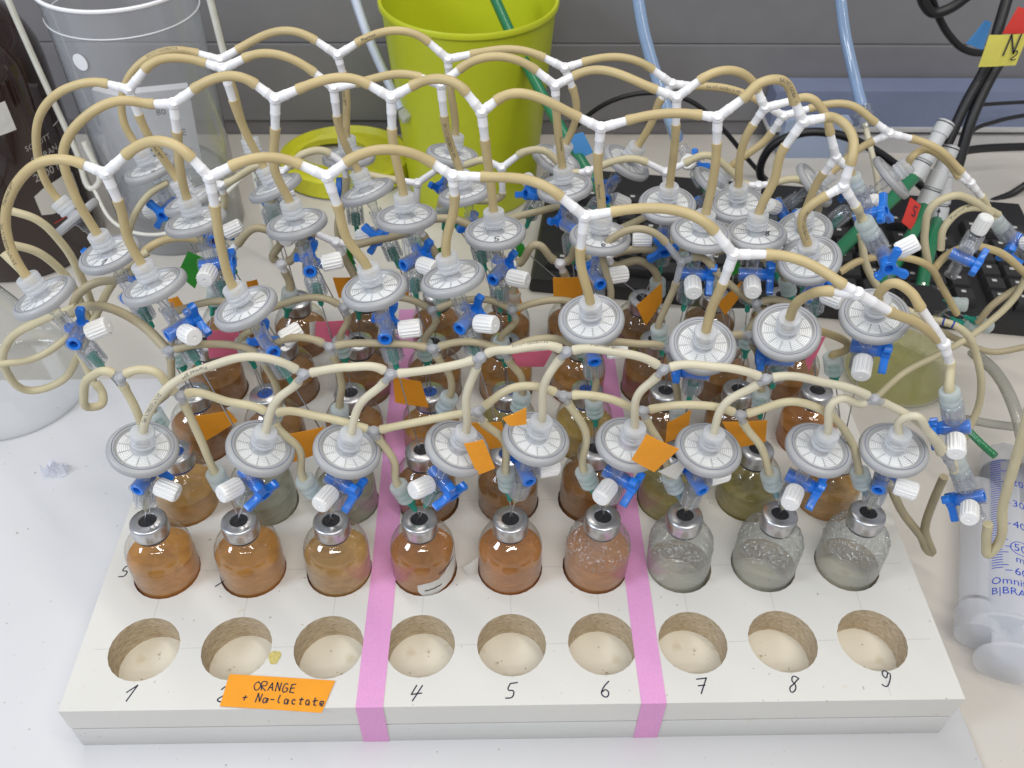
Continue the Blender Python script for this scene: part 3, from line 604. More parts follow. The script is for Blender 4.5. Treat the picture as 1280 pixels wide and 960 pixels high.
# exhaust needles
enut = G().lathe([(3.0, -3.5), (4.9, -3), (5.2, -2.4), (5.2, -.6), (4.9, -.2), (4.9, .6), (5.2, 1), (5.2, 3), (4.9, 3.4), (4.9, 4.2), (5.2, 4.6), (5.2, 8.2), (4.6, 9), (2.4, 9)], 24, cap0=True, cap1=True).mesh('luer_nut', M['exhaust_nut'], True, 40)
ENP = {5: [(183, 572), (275, 602), (388, 610), (505, 617), (634, 602), (735, 599), (842, 605), (965, 602), (1077, 600)],
       4: [(198, 526), (342, 520), (425, 522), (557, 506), (650, 505), (743, 511), (848, 520), (951, 500), (1042, 458)],
       3: [(222, 447), (308, 437), (428, 436), (532, 440), (628, 436), (727, 435), (825, 421), (934, 425), (1010, 432)],
       2: [(268, 372), (361, 374), (448, 376), (551, 372), (640, 378), (716, 372), (822, 362), (893, 360), (985, 360)],
       1: [(275, 322), (343, 266), (433, 318), (438, 270), (560, 268), (640, 300), (748, 330), (850, 318), (965, 330)]}
ENP[1][3] = (520, 300)
EN = {}; EA = {}
for r in (5, 4, 3, 2, 1):
    for i in range(9):
        S = SEPT[r, i] + (1.2, .5, 0); dy = 0
        P = at(*ENP[r][i], Y=rowY(r) + 4); ax = unit(P - S); EN[r, i] = P + ax * 7; EA[r, i] = ax
        hub = 'blue_hub' if (r == 5 and i in (0, 1, 2, 6, 7, 8)) or (r == 4 and i == 3) else 'green_hub'
        needle('needle with cloudy nut and %s hub in the %s' % ('pale blue' if hub == 'blue_hub' else 'green', where(i, r)), 'needle', P - ax * 1.0, ax, S, hub, 'exhaust needles', enut)

# ================================================================== TUBING
class Manifold:
    def __init__(s, label, loc, tube, conn, r, group):
        s.o = np.asarray(loc, float); s.t = thing('tubing_manifold', label, 'tubing', loc=loc, group=group); s.tube_m = M[tube]; s.conn_m = M[conn]; s.r = r
    def y(s, c, ends, Y, big=True):
        """c and ends in picture points, all at depth plane Y"""
        C = at(*c, Y=Y); E = {k: at(*e, Y=Y + (0 if len(e) < 3 else e[2])) if len(e) < 3 else at(e[0], e[1], Y=Y + e[2]) for k, e in ends.items()}
        g = G(); a = s.r
        for k, e in E.items():
            d = unit(e - C); L = np.linalg.norm(e - C)
            if big: pr = [(a * 1.08, 0), (a * 1.04, L * .42), (a * 1.08, L * .45), (a * 1.08, L * .50), (a * .98, L * .53), (a * .92, L * .92), (a * .86, L + .6)]
            else: pr = [(a * .95, 0), (a * .9, L * .6), (a * .8, L + .5)]
            g.lathe(pr, 16, o=C, z=d)
        g.sphere(C, a * 1.38, 16, 9)
        nrm = unit(CAM_LOC - C); nrm = unit(nrm + (0, 0, .4)); g.lathe([(a * .95, 0), (a * .95, a * 1.38), (a * .75, a * 1.5), (a * .62, a * 1.38)], 16, o=C, z=nrm, cap0=False)
        part('y_connector', g.mesh('y_connector', s.conn_m, True, 40, org=s.o), s.t)
        return {'c': C, **E, 'Y': Y}
    def tube(s, a, b, via=(), t0=None, t1=None, r=None, mat=None, text=None, k=9, ink='print_ink', Yv=None):
        r = r or s.r; n = len(via) + 1; P = [a]
        for j, v in enumerate(via):
            f = (j + 1) / n; P.append(at(v[0], v[1], Y=(a[1] * (1 - f) + b[1] * f) + (v[2] if len(v) > 2 else 0)))
        P.append(b)
        if not via:
            d = np.linalg.norm(b - a); m = .38 * d
            q0 = unit(t0) if t0 is not None else unit(b - a); q1 = unit(t1) if t1 is not None else unit(b - a)
            B1, B2 = a + q0 * m, b - q1 * m; tt = np.linspace(0, 1, 18)[:, None]
            path = (1-tt)**3 * a + 3 * (1-tt)**2 * tt * B1 + 3 * (1-tt) * tt**2 * B2 + tt**3 * b
        else: path = curve(P, t0, t1, k)
        L = np.concatenate([[0], np.cumsum(np.linalg.norm(np.diff(path, axis=0), axis=1))]); tot = L[-1]
        rr = [r * (1 + .13 * (math.exp(-(x / 3.5)**4) + math.exp(-((tot - x) / 3.5)**4))) for x in L]
        g = G().tube(path, rr, 12); fr = g.frames; part('tube', g.mesh('tube', mat or s.tube_m, True, 50, org=s.o), s.t)
        for tx in (text or ()):
            v, f = text_on_tube(tx[0], tx[1], fr, tx[2], tx[3], tx[4] if len(tx) > 4 else False); q = G(); q.add(v, f)
            part('print', q.mesh('print', M[ink], False, org=s.o), s.t)
        s.last = fr; return path
    def ring(s, fr, i, mat):
        p, T, u, w, r = fr[i]; g = G().lathe([(r + .08, -.5), (r + .08, .5)], 16, o=p, z=T); part('ink_ring', g.mesh('ink_ring', mat, org=s.o), s.t)
UP = np.array([0, -.45, 1.0])

def supply(k, label, tube, conn, r, ys, first, vias={}, big=True, yoff=0, seat=9.5, stems={}, tx={}):
    Yk = [FP[k, i][1] + yoff for i in range(9)]
    m = Manifold(label, FP[k, 0], tube, conn, r, 'tubing above the filters'); Y = []
    for i, q in enumerate(ys):
        Y.append(m.y(q[0], q[1], (nut_top(k, min(i + 1, 8))[1]) + yoff + (q[2] if len(q) > 2 else 0), big))
    # first filter to first connector
    m.tube(nut_top(k, 0, seat), Y[0]['L'], first, t0=FAX[k, 0], t1=Y[0]['c'] - Y[0]['L'], text=tx.get('first')); m.first = m.last
    for i in range(len(Y) - 1):
        if 'R' in Y[i] and 'L' in Y[i + 1]:
            v = vias.get(i, ())
            m.tube(Y[i]['R'], Y[i + 1]['L'], v, t0=Y[i]['R'] - Y[i]['c'], t1=Y[i + 1]['c'] - Y[i + 1]['L'], text=tx.get(('v', i)))
    for i in range(min(8, len(Y))):
        if 'S' in Y[i]: m.tube(Y[i]['S'], nut_top(k, i + 1, seat), stems.get(i, ()), t0=Y[i]['S'] - Y[i]['c'], t1=-FAX[k, i + 1], text=tx.get(('s', i)))
    return m, Y
D_ = lambda l, c, r, s: (c, dict(L=l, R=r, S=s))
mB, YBc = supply('B', 'tan tubing manifold with white connectors feeding the second row of filters', 'tan_tube', 'white_conn', 2.4,
    [D_((105,206),(132,217),(157,194),(147,250)), D_((240,198),(262,222),(289,208),(268,256)), D_((376,206),(409,221),(433,203),(421,255)), D_((541,204),(566,220),(601,221),(568,243)),
     D_((701,246),(731,271),(764,265),(726,309)), D_((893,289),(917,318),(957,318),(904,353)), (*D_((1054,356),(1072,367),(1110,388),(1041,364)), -22)],
    [(8, 290, 4), (22, 228, 6), (62, 200, 4)], {5: [(1000, 325), (1035, 343)]}, stems={0: [(160, 298)], 1: [(277, 312)], 2: [(432, 295)], 5: [(890, 385)], 6: [(1005, 372)]},
    tx={'first': [('SAINT-GOBAIN PPL', 2.6, 12, (-.2, -.75, .65)), ('Pharmed BPT', 2.6, 44, (-.2, -.75, .65))]})
yo = nut_top('B', 8)[1] - 14
y8 = mB.y((1180, 430), dict(L=(1172, 424), U=(1151, 385), O=(1187, 452)), yo)
mB.tube(YBc[6]['R'], y8['L'], [(1145, 403)], t0=YBc[6]['R'] - YBc[6]['c'])
mB.tube(nut_top('B', 8, 9.5), y8['U'], [(1100, 365), (1118, 354), (1138, 365)], t0=FAX['B', 8], t1=y8['c'] - y8['U'])
mC, YCc = supply('C', 'tan tubing manifold with white connectors feeding the middle row of filters', 'tan_tube', 'white_conn', 2.45,
    [D_((193,130),(217,130),(242,112),(221,164)), D_((320,106),(344,124),(372,112),(344,160)), D_((461,106),(489,122),(514,108),(490,160)), D_((583,116),(602,140),(620,126),(606,174)),
     D_((724,147),(751,160),(783,151),(748,190)), D_((876,144),(897,147),(928,124),(896,178)), D_((994,128),(1004,152),(1031,147),(982,182)), ((1054, 233), dict(L=(1063, 205), S=(1034, 244), O=(1069, 256)))],
    [(92, 240), (79, 192), (105, 148), (150, 126)], {5: [(950, 104), (975, 100)], 6: [(1052, 152), (1066, 172)]}, stems={6: [(968, 225)], 0: [(225, 210)], 1: [(343, 210)], 7: [(1006, 265)]}, tx={('s', 7): [('SAINT-GOBAIN', 2.8, 12, (.3, -1, .2))], ('s', 4): [('Pharmed', 2.6, 18, (-.3, -1, .2))], ('v', 5): [('SAINT-GOBAIN', 2.6, 20, (0, -1, .5))]})
mD, YDc = supply('D', 'tan tubing manifold with white connectors feeding the fourth row of filters', 'tan_tube', 'white_conn', 2.4,
    [D_((135,105),(161,112),(181,87),(173,143)), D_((257,79),(279,86),(305,73),(291,125)), D_((393,91),(417,110),(445,104),(421,144)), D_((526,97),(551,106),(574,87),(555,144)),
     D_((670,88),(694,107),(717,95),(695,130)), D_((820,112),(846,122),(874,101),(845,155)), D_((947,113),(956,135),(986,127),(942,155)), ((1045, 197), dict(L=(1038, 167), S=(1030, 216), O=(1056, 207)))],
    [(46, 185), (52, 140), (90, 108)], {6: [(1010, 122), (1030, 140)]}, stems={7: [(1012, 250)]}, tx={('s', 3): [('SAINT-GOBAIN PPL', 2.8, 4, (0, -1, .2))], ('s', 0): [('Pharmed BPT', 2.6, 14, (.3, -1, .2))], ('s', 4): [('Pharmed', 2.6, 20, (.5, -1, .2))]})
mE, YEc = supply('E', 'tan tubing manifold with white connectors feeding the back row of filters', 'tan_tube', 'white_conn', 2.4,
    [D_((248,67),(275,75),(297,62),(287,100)), D_((395,51),(422,69),(446,54),(428,90)), D_((536,53),(560,74),(588,68),(561,93)), D_((680,72),(706,85),(728,78),(715,108)),
     D_((816,87),(840,105),(866,107),(827,123)), D_((955,130),(979,145),(1011,136),(965,165)), D_((1094,153),(1112,167),(1138,173),(1092,176))],
    [(154, 150), (170, 85), (208, 64)], {4: [(910, 111)], 5: [(1062, 131)]}, stems={0: [(302, 150)], 3: [(720, 145)], 4: [(815, 152)]}, tx={('s', 1): [('Pharmed BPT', 2.8, 6, (-.4, -1, .2))], ('v', 4): [('SAINT-GOBAIN PPL', 2.6, 8, (0, -1, .4))], ('v', 1): [('Pharmed', 2.6, 4, (0, -1, .4))], 'first': [('SAINT-GOBAIN', 2.6, 70, (0, -.6, .8))]})
yE8 = mE.y((1213, 229), dict(L=(1202, 215), O=(1226, 245), U=(1200, 222)), nut_top('E', 8)[1] - 10)
mE.tube(YEc[6]['R'], yE8['L'], [(1172, 186)], t0=YEc[6]['R'] - YEc[6]['c'])
mE.tube(nut_top('E', 8, 9.5), yE8['U'], [(1141, 195), (1158, 187, 8), (1182, 200, 6)], t0=FAX['E', 8])
mA, YAc = supply('A', 'cream tubing manifold with cloudy connectors feeding the front row of filters', 'ivory_tube', 'joint_plastic', 2.05,
    [D_((370,462),(379,468),(389,466),(373,477)), D_((480,463),(488,468),(498,467),(481,477)), D_((592,450),(601,447),(609,442),(596,459)), D_((700,436),(708,440),(716,438),(701,448)),
     D_((821,456),(829,462),(838,459),(822,470)), D_((948,470),(957,474),(966,472),(948,480)), D_((1084,494),(1093,499),(1103,503),(1083,503))],
    [(188, 513), (218, 478), (262, 458), (318, 446)], {0: [(435, 459)], 1: [(550, 460)], 2: [(640, 437)], 3: [(770, 440)], 4: [(890, 458)], 5: [(1030, 478)]}, big=False, yoff=4,
    stems={0: [(347, 499)], 1: [(452, 503)], 2: [(584, 490)], 3: [(684, 472)], 4: [(800, 490)], 5: [(908, 503)], 6: [(1048, 499)]},
    tx={'first': [('SAINT-GOBAIN PPL', 2.6, 12, (0, -.75, .65), True), ('Pharmed BPT', 2.6, 50, (0, -.75, .65), True)], ('v', 3): [('Pharmed BPT', 2.4, 8, (0, .2, 1))], ('v', 2): [('SAINT-GOBAIN', 2.4, 12, (0, .1, 1))]})
y8a = mA.y((1186, 575), dict(L=(1180, 563), U=(1176, 566), O=(1192, 587)), nut_top('A', 8)[1] + 2, False)
mA.tube(YAc[6]['R'], y8a['L'], [(1140, 522), (1166, 545)], t0=YAc[6]['R'] - YAc[6]['c'])
mA.tube(nut_top('A', 8, 9.5), y8a['U'], [(1126, 525), (1140, 520, -2), (1160, 540, -3)], t0=FAX['A', 8])

def ex(label, r, ys, vias, stems, extra=None, mat='cream_tube', rr=2.08, big=False, conn='joint_plastic'):
    """ys: list of (nut column or None, centre, {L,R,S})"""
    m = Manifold(label, EN[r, 0], mat, conn, rr, 'exhaust tubing between the vials'); Y = []
    for col, c, e in ys: Y.append(m.y(c, e, rowY(r) + 6, big))
    for j in range(len(Y) - 1):
        if 'R' in Y[j] and 'L' in Y[j + 1]: m.tube(Y[j]['R'], Y[j + 1]['L'], vias.get(j, ()), t0=Y[j]['R'] - Y[j]['c'], t1=Y[j + 1]['c'] - Y[j + 1]['L'])
    for j, (col, c, e) in enumerate(ys):
        if col is not None and 'S' in Y[j]: m.tube(Y[j]['S'], EN[r, col], stems.get(j, ()), t0=Y[j]['S'] - Y[j]['c'], t1=-EA[r, col])
    return m, Y
def sm(x, y, l=(-8, -5), r=(8, -3), s=(4, 9)): return (x, y), dict(L=(x + l[0], y + l[1]), R=(x + r[0], y + r[1]), S=(x + s[0], y + s[1]))
m5, Y5 = ex('cream exhaust tubing joined by cloudy connectors along the front row of vials', 5,
    [(0, *sm(150, 472, (-8, -5), (8, -5), (4, 9))), (1, *sm(226, 495)), (2, *sm(339, 519)), (3, *sm(467, 539, (-9, -3), (9, -2), (6, 9))), (4, (597, 515), dict(L=(587, 516), R=(607, 507), S=(603, 526))),
     (5, *sm(704, 495, (-11, -5), (11, -1), (6, 9))), (6, *sm(803, 514, (-9, -3), (9, -2), (4, 9))), (7, *sm(925, 519, (-9, -4), (9, -2), (4, 9)))],
    {0: [(192, 464)], 1: [(285, 502)], 2: [(400, 521)], 3: [(530, 526)], 4: [(650, 483)], 5: [(760, 498)], 6: [(868, 506)]},
    {1: [(252, 552)], 2: [(374, 562)], 3: [(492, 575)], 4: [(628, 548)], 5: [(732, 540)], 6: [(828, 560)], 7: [(952, 560)], 0: [(170, 512)]})
m5.tube(Y5[7]['R'], EN[5, 8], [(990, 502), (1032, 515), (1062, 548)], t0=Y5[7]['R'] - Y5[7]['c'], t1=-EA[5, 8])
m5.tube(Y5[0]['L'], at(119, 478, Y=74), [(112, 472), (105, 490), (113, 509), (127, 505), (128, 492)], t0=Y5[0]['L'] - Y5[0]['c'])
m4, Y4 = ex('cream exhaust tubing joined by cloudy connectors along the second row of vials', 4,
    [(0, *sm(212, 438, (-8, 0), (8, -2), (1, 9))), (1, *sm(326, 444, (-7, -4), (7, -6), (5, 10))), (2, *sm(412, 434, (-9, -5), (9, -2), (4, 10))), (3, *sm(541, 436, (-9, -2), (9, -3), (5, 9))), (4, *sm(631, 440, (-9, -4), (9, -5), (4, 9))),
     (5, *sm(733, 438, (-9, -4), (9, -5), (3, 10))), (6, *sm(836, 437, (-9, -4), (9, -2), (2, 10))), (7, *sm(936, 420, (-9, -1), (9, 0), (5, 9)))],
    {0: [(265, 430)], 1: [(378, 422)], 2: [(475, 429)], 3: [(585, 427)], 4: [(690, 423)], 5: [(800, 430)], 6: [(890, 425)]},
    {0: [(210, 490)], 1: [(345, 482)], 2: [(427, 480)], 3: [(563, 472)], 4: [(652, 472)], 5: [(745, 475)], 6: [(845, 480)], 7: [(952, 455)]}, mat='drab_tube')
m4.tube(Y4[7]['R'], EN[4, 8], [(990, 412), (1032, 416), (1058, 437)], t0=Y4[7]['R'] - Y4[7]['c'], t1=-EA[4, 8], mat=M['tan_tube'])
m3, Y3 = ex('drab exhaust tubing with a pale connector along the middle row of vials', 3,
    [(0, *sm(213, 392)), (1, *sm(322, 392)), (2, *sm(430, 385)), (3, *sm(540, 388)), (4, *sm(640, 388)), (5, *sm(742, 390)), (6, (852, 327), dict(L=(832, 303), R=(866, 322), S=(845, 353))), (7, *sm(945, 380))],
    {5: [(762, 300), (795, 286)], 6: [(900, 345)]}, {0: [(214, 420)], 6: [(832, 385)]}, mat='drab_tube')
m3.tube(Y3[7]['R'], EN[3, 8], [(985, 378)], t0=Y3[7]['R'] - Y3[7]['c'], t1=-EA[3, 8])
m2, Y2 = ex('drab exhaust tubing with white connectors along the fourth row of vials', 2,
    [(0, (285, 318), dict(L=(274, 325), R=(297, 305), S=(280, 330))), (1, *sm(352, 330)), (2, (420, 303), dict(L=(395, 292), R=(437, 305), S=(428, 318))), (3, (524, 286), dict(L=(512, 290), R=(534, 278), S=(529, 294))),
     (4, *sm(640, 332)), (5, *sm(700, 330)), (6, *sm(760, 320)), (7, *sm(885, 318))],
    {0: [(325, 285), (350, 300)], 2: [(470, 300)], 3: [(560, 273), (600, 290)], 4: [(670, 306)], 5: [(725, 303)], 6: [(830, 312)]}, {3: [(546, 320)], 6: [(800, 326)]}, mat='drab_tube', conn='white_conn', rr=2.5)
m2.tube(Y2[7]['R'], EN[2, 8], [(940, 318)], t0=Y2[7]['R'] - Y2[7]['c'], t1=-EA[2, 8])
m1, Y1 = ex('cream exhaust tubing with pale connectors in front of the lime bin', 1,
    [(0, *sm(275, 232)), (1, *sm(352, 215, (-10, -5), (10, -7), (0, 12))), (2, (430, 205), dict(L=(412, 192), R=(445, 212), S=(432, 220))), (3, (522, 229), dict(L=(503, 226), R=(545, 213), S=(520, 256))), (4, (627, 210), dict(L=(612, 202), R=(648, 194), S=(628, 240))),
     (5, *sm(735, 214, (-12, 2), (12, -5), (0, 14))), (6, (832, 215), dict(L=(808, 203), R=(856, 204), S=(833, 240))), (7, (948, 232), dict(L=(934, 231), R=(960, 230), S=(945, 250)))],
    {1: [(380, 192)], 4: [(672, 187)], 3: [(580, 206)], 6: [(880, 194), (915, 215)]}, {0: [(272, 280)], 1: [(348, 240)]}, mat='cream_tube', conn='white_conn', rr=2.4)
m1.tube(Y1[7]['R'], EN[1, 8], [(995, 224), (1020, 240), (1000, 300)], t0=Y1[7]['R'] - Y1[7]['c'], t1=-EA[1, 8])

# ================================================================== STANDALONE STOPCOCKS AT THE MANIFOLD ENDS
def end_stop(O_px, nut_px, Y, label, cap=None, handle=None, nut=True, up=False, both=False, dY=0):
    O = at(*O_px, Y=Y); Nn = at(*nut_px, Y=Y + dY); z = unit(O - Nn) if not up else unit(Nn - O)
    best = None; x0 = frame(O, z)
    for q in range(120):
        a = 2 * math.pi * q / 120; dx = x0[:3, 0] * math.cos(a) + x0[:3, 1] * math.sin(a); e = 0
        if cap: e += np.linalg.norm(px(O + dx * 13.5) - cap)
        if handle: e += np.linalg.norm(px(O + np.cross(z, dx) * 10.5) - handle)
        if best is None or e < best[0]: best = (e, dx)
    t = build(STC, 'stopcock', label, 'stopcock', frame(O, z, best[1]), 'stopcocks at the tubing ends')
    if nut: part('luer_nut', enut, t, M=frame((0, 0, -19.0), (0, 0, -1)))
    else: part('port_cap', dict(STC)['port_cap'], t, M=frame((0, 0, -13.0), (1, 0, 0), (0, 0, -1)))
    return O, O - z * 28
s5, s5n = end_stop((1194, 534), (1187, 490), YBc[6]['Y'], 'blue stopcock hanging from the end of the second tan tubing, above the other hanging one', cap=(1194, 577), handle=(1160, 536), dY=2)
s6, s6n = end_stop((1213, 622), (1201, 592), YAc[6]['Y'], 'lowest blue stopcock, hanging from the cream tubing beside the big syringe', cap=(1217, 662), handle=(1186, 624), dY=6)
s1, s1n = end_stop((1106, 322), (1086, 288), YCc[7]['Y'] + 8, 'blue stopcock at the end of the middle tan tubing, in front of the keyboard', cap=(1146, 302), handle=(1112, 336), dY=4)
s2, s2n = end_stop((1083, 268), (1074, 244), YDc[7]['Y'] + 10, 'blue stopcock at the end of the fourth tan tubing, behind the other ends', cap=(1094, 240), handle=(1104, 262), dY=4)
s4, s4n = end_stop((1267, 304), (1244, 274), yE8['Y'] + 4, 'blue stopcock at the end of the back tan tubing by the picture edge', handle=(1258, 325), dY=3)
s3, s3n = end_stop((1202, 322), (1217, 298), 215, 'blue stopcock lying among the coiled tubes over the keyboard', cap=(1194, 338), handle=(1230, 338), nut=False)
mB.tube(y8['O'], s5n, (), t0=y8['O'] - y8['c'], t1=s5 - s5n, mat=M['cream_tube'])
mA.tube(y8a['O'], s6n, (), t0=y8a['O'] - y8a['c'], t1=s6 - s6n)
mC.tube(YCc[7]['O'], s1n, (), t0=YCc[7]['O'] - YCc[7]['c'], t1=s1 - s1n, mat=M['cream_tube'])
mD.tube(YDc[7]['O'], s2n, (), t0=YDc[7]['O'] - YDc[7]['c'], t1=s2 - s2n)
mE.tube(yE8['O'], s4n, (), t0=yE8['O'] - yE8['c'], t1=s4 - s4n, mat=M['cream_tube'])

# ================================================================== LOOSE TUBES AND CABLES
def hose(name, label, cat, pts, Y, r, mat, group=None, n=10, text=None, rings=()):
    P = []
    m = len(pts)
    for j, q in enumerate(pts):
        f = j / (m - 1); y = Y[0] * (1 - f) + Y[1] * f if not np.isscalar(Y) else Y
        P.append(at(q[0], q[1], Y=y + (q[2] if len(q) > 2 else 0)))
    c = P[0]; g = G().tube(curve(P, k=8), r, n); fr = g.frames
    if not text and not rings: return single(name, g.mesh(name, M[mat], True, 50, org=c), label, cat, c, group)
    t = thing(name, label, cat, loc=c, group=group); part('tube', g.mesh('tube', M[mat], True, 50, org=c), t)
    for tx in text or ():
        v, f = text_on_tube(tx[0], tx[1], fr, tx[2], tx[3], tx[4] if len(tx) > 4 else False); q = G().add(v, f); part('print', q.mesh('print', M['print_ink'], False, org=c), t)
    for i in rings:
        p, T, u, w, r_ = fr[int(i * (len(fr) - 1))]; part('ink_ring', G().lathe([(r_ + .08, -.6), (r_ + .08, .6)], 16, o=p, z=T).mesh('ink_ring', M['blue_ink'], org=c), t)
    return t
GL, GR = 'loose tubes at the left', 'loose tubes at the right'
hose('tube', 'cream tube curving from the picture edge down behind the leftmost filter', 'tube', [(8, 262), (45, 274), (78, 305), (104, 352), (120, 395)], (190, 200), 2.4, 'cream_tube', GL)
hose('tube', 'cream tube arching just above the leftmost filter disc', 'tube', [(10, 305), (42, 313), (78, 340), (103, 382), (112, 402)], (170, 190), 2.4, 'cream_tube', GL)
hose('tube', 'straight cream tube passing under the leftmost filter disc', 'tube', [(4, 316), (40, 352), (72, 395), (105, 452), (118, 480)], (165, 140), 2.3, 'cream_tube', GL)
hose('tube', 'cream tube bent in a ring above the empty glass flask', 'tube', [(96, 384), (48, 402), (12, 425), (7, 462), (36, 488), (74, 478), (100, 440), (122, 390), (136, 362), (165, 328), (185, 315)], (150, 205), 2.5, 'cream_tube', GL)
hose('tube', 'printed cream tube running from the left edge across the flask mouth', 'tube', [(-6, 456), (40, 449), (80, 425), (104, 395)], (150, 170), 2.2, 'cream_tube', GL)
hose('tube', 'olive grey tube arching from the leftmost stopcock to the vials', 'tube', [(88, 392), (108, 383), (140, 386), (180, 408), (208, 436)], (150, 108), 2.6, 'drab_tube', GL)
hose('tube', 'short cream tube bent beside the filter marked 1', 'tube', [(176, 338), (150, 349), (118, 354), (98, 368), (88, 394)], (170, 160), 2.5, 'drab_tube', GL)
hose('tube', 'tan tube arching behind the second filter towards the green paper', 'tube', [(168, 330), (190, 307), (222, 297), (254, 300)], (215, 220), 2.5, 'tan_tube', GL)
hose('tube', 'pale thin tube looping in front of the clear cylinder', 'tube', [(158, 300), (172, 262), (192, 238), (210, 228)], (240, 250), 2.2, 'cream_tube', GL)
hose('tube', 'grey tube end hanging in a fold below the stopcocks at right', 'tube', [(1108, 595), (1128, 640), (1152, 672), (1162, 690), (1156, 662), (1166, 628), (1180, 596)], 75, 2.6, 'drab_tube', GR)
hose('tube', 'tan tube hanging over the big syringe with a folded end', 'tube', [(1292, 490), (1274, 560), (1254, 630), (1243, 686), (1237, 692), (1233, 680), (1235, 655)], (40, 40), 2.6, 'cream_tube', GR)
hose('tube', 'printed tan tube with two blue ink rings crossing the keyboard corner', 'tube', [(1076, 292), (1084, 335), (1110, 372), (1150, 395), (1196, 408, -4), (1222, 450), (1225, 500), (1206, 548)], (215, 165), 2.5, 'cream_tube', GR,
     text=[('Pharmed BPT', 3.0, 70, (0, -.5, 1))], rings=(.52, .56))
hose('tube', 'long tan tube running from the glass flask to the right edge', 'tube', [(1096, 496), (1130, 466), (1180, 440), (1230, 408), (1268, 372), (1290, 330)], (205, 240), 2.4, 'cream_tube', GR)
hose('tube', 'tan tube curling low on the bench past the keyboard', 'tube', [(1172, 412), (1205, 428), (1240, 440), (1290, 432)], (260, 255), 2.5, 'drab_tube', GR)
hose('tube', 'tan tube looping tall out of the needle cluster', 'tube', [(1160, 330), (1156, 290), (1166, 257), (1190, 245), (1218, 252), (1238, 268)], (225, 235), 2.5, 'cream_tube', GR)
hose('tube', 'printed cream tube looping inside the taller tan loop', 'tube', [(1176, 312), (1180, 285), (1200, 264), (1228, 260), (1248, 268)], (225, 238), 2.4, 'cream_tube', GR, text=[('Pharmed BPT', 2.8, 22, (0, -.5, 1))])
hose('tube', 'tan tube arching over the two white caps at right', 'tube', [(1165, 340), (1180, 322), (1206, 309), (1240, 312), (1286, 345)], (222, 235), 2.6, 'tan_tube', GR)
hose('tube', 'tan tube reaching from the cluster to the right edge', 'tube', [(1222, 404), (1240, 382), (1262, 366), (1290, 352)], (235, 240), 2.5, 'drab_tube', GR)
hose('tube', 'short tan tube between the white stopcock cap and the cluster', 'tube', [(1050, 340), (1070, 328), (1096, 321), (1130, 322), (1160, 332), (1178, 360), (1196, 392)], (205, 225), 2.4, 'tan_tube', GR)
hose('tube', 'wide clear grey hose curving on the bench at the right edge', 'tube', [(1216, 440), (1248, 470), (1270, 515), (1284, 580)], (235, 130), 4.2, 'grey_tube', GR)
hose('tube', 'wide clear hose lying across behind the syringe', 'tube', [(1206, 524), (1240, 530), (1290, 536)], (172, 168), 3.2, 'grey_tube', GR)
hose('tube', 'green tinted tube end on the bench behind the big syringe', 'tube', [(1212, 540), (1228, 556), (1244, 570)], (150, 130), 2.6, 'green_tube', GR)
hose('tube', 'pale blue grey tube hanging in front of the lime bin', 'tube', [(441, -10), (458, 40), (482, 95), (502, 136)], (560, 500), 4.2, 'bluewhite', 'hanging tubes')
c0 = at(504, 140, Y=497); g = G().lathe([(4.4, -2), (6, 2), (6.4, 8), (4, 9)], 8, o=c0, z=unit(at(511, 150, Y=492) - c0)); single('hose_fitting', g.mesh('hose_fitting', M['joint_plastic'], True, 30, org=c0), 'cloudy fitting on the end of the pale hanging tube', 'fitting', c0)
hose('cable', 'glossy green cable passing over the lime bin', 'cable', [(614, -12), (640, 45), (668, 100), (700, 158), (735, 215), (765, 262)], (545, 340), 4.6, 'green_cable', 'hanging tubes')
hose('tube', 'clear blue tube coming down behind the middle connectors', 'tube', [(796, -10), (806, 45), (822, 100), (838, 150), (846, 172)], (470, 360), 5.0, 'blue_tube', 'hanging tubes')
hose('tube', 'clear blue tube hanging at the right of the wall', 'tube', [(1050, -10), (1056, 40), (1068, 95), (1078, 135)], (470, 400), 4.6, 'blue_tube', 'hanging tubes')
c0 = at(1079, 136, Y=398); g = G().lathe([(5.6, -3), (5.8, 3), (7.2, 3.4), (7.2, 5), (4.2, 6), (4.0, 12), (7, 12.4), (7, 14), (2.6, 15)], 16, o=c0, z=unit(at(1081, 152, Y=392) - c0)); single('hose_fitting', g.mesh('hose_fitting', M['clear_plastic'], True, 30, org=c0), 'clear barbed fitting under the blue tube at right', 'fitting', c0)
hose('tube', 'thin white tube below the clear barbed fitting', 'tube', [(1081, 154), (1087, 180), (1094, 210), (1100, 260)], (392, 360), 2.3, 'ivory_tube', 'hanging tubes')
def end_green(O, d, label):
    t = thing('stopcock', label, 'stopcock', frame(O, -unit(d), None), group='stopcocks at the tubing ends')
    for n_, me in STC:
        if n_ != 'port_cap': part(n_, me, t)
    return t
a0, a1 = at(848, 176, Y=360), at(884, 238, Y=330); dd = unit(a1 - a0)
t = end_green(a0 + dd * 20, dd, 'blue stopcock with round white knob between blue and green tubes'); part('knob', G().lathe([(5.5, 0), (6, 1), (6, 3), (5, 4.5), (1, 5)], 24).mesh('knob', M['white_cap'], True, 40), t, M=frame((0, -7.4, 0), (0, -1, .1)))
hose('cable', 'dark green cable end screwed into the blue stopcock behind the connectors', 'cable', [(884, 230), (893, 250), (898, 272), (905, 300)], (335, 300), 5.6, 'green_cable', 'hanging tubes')
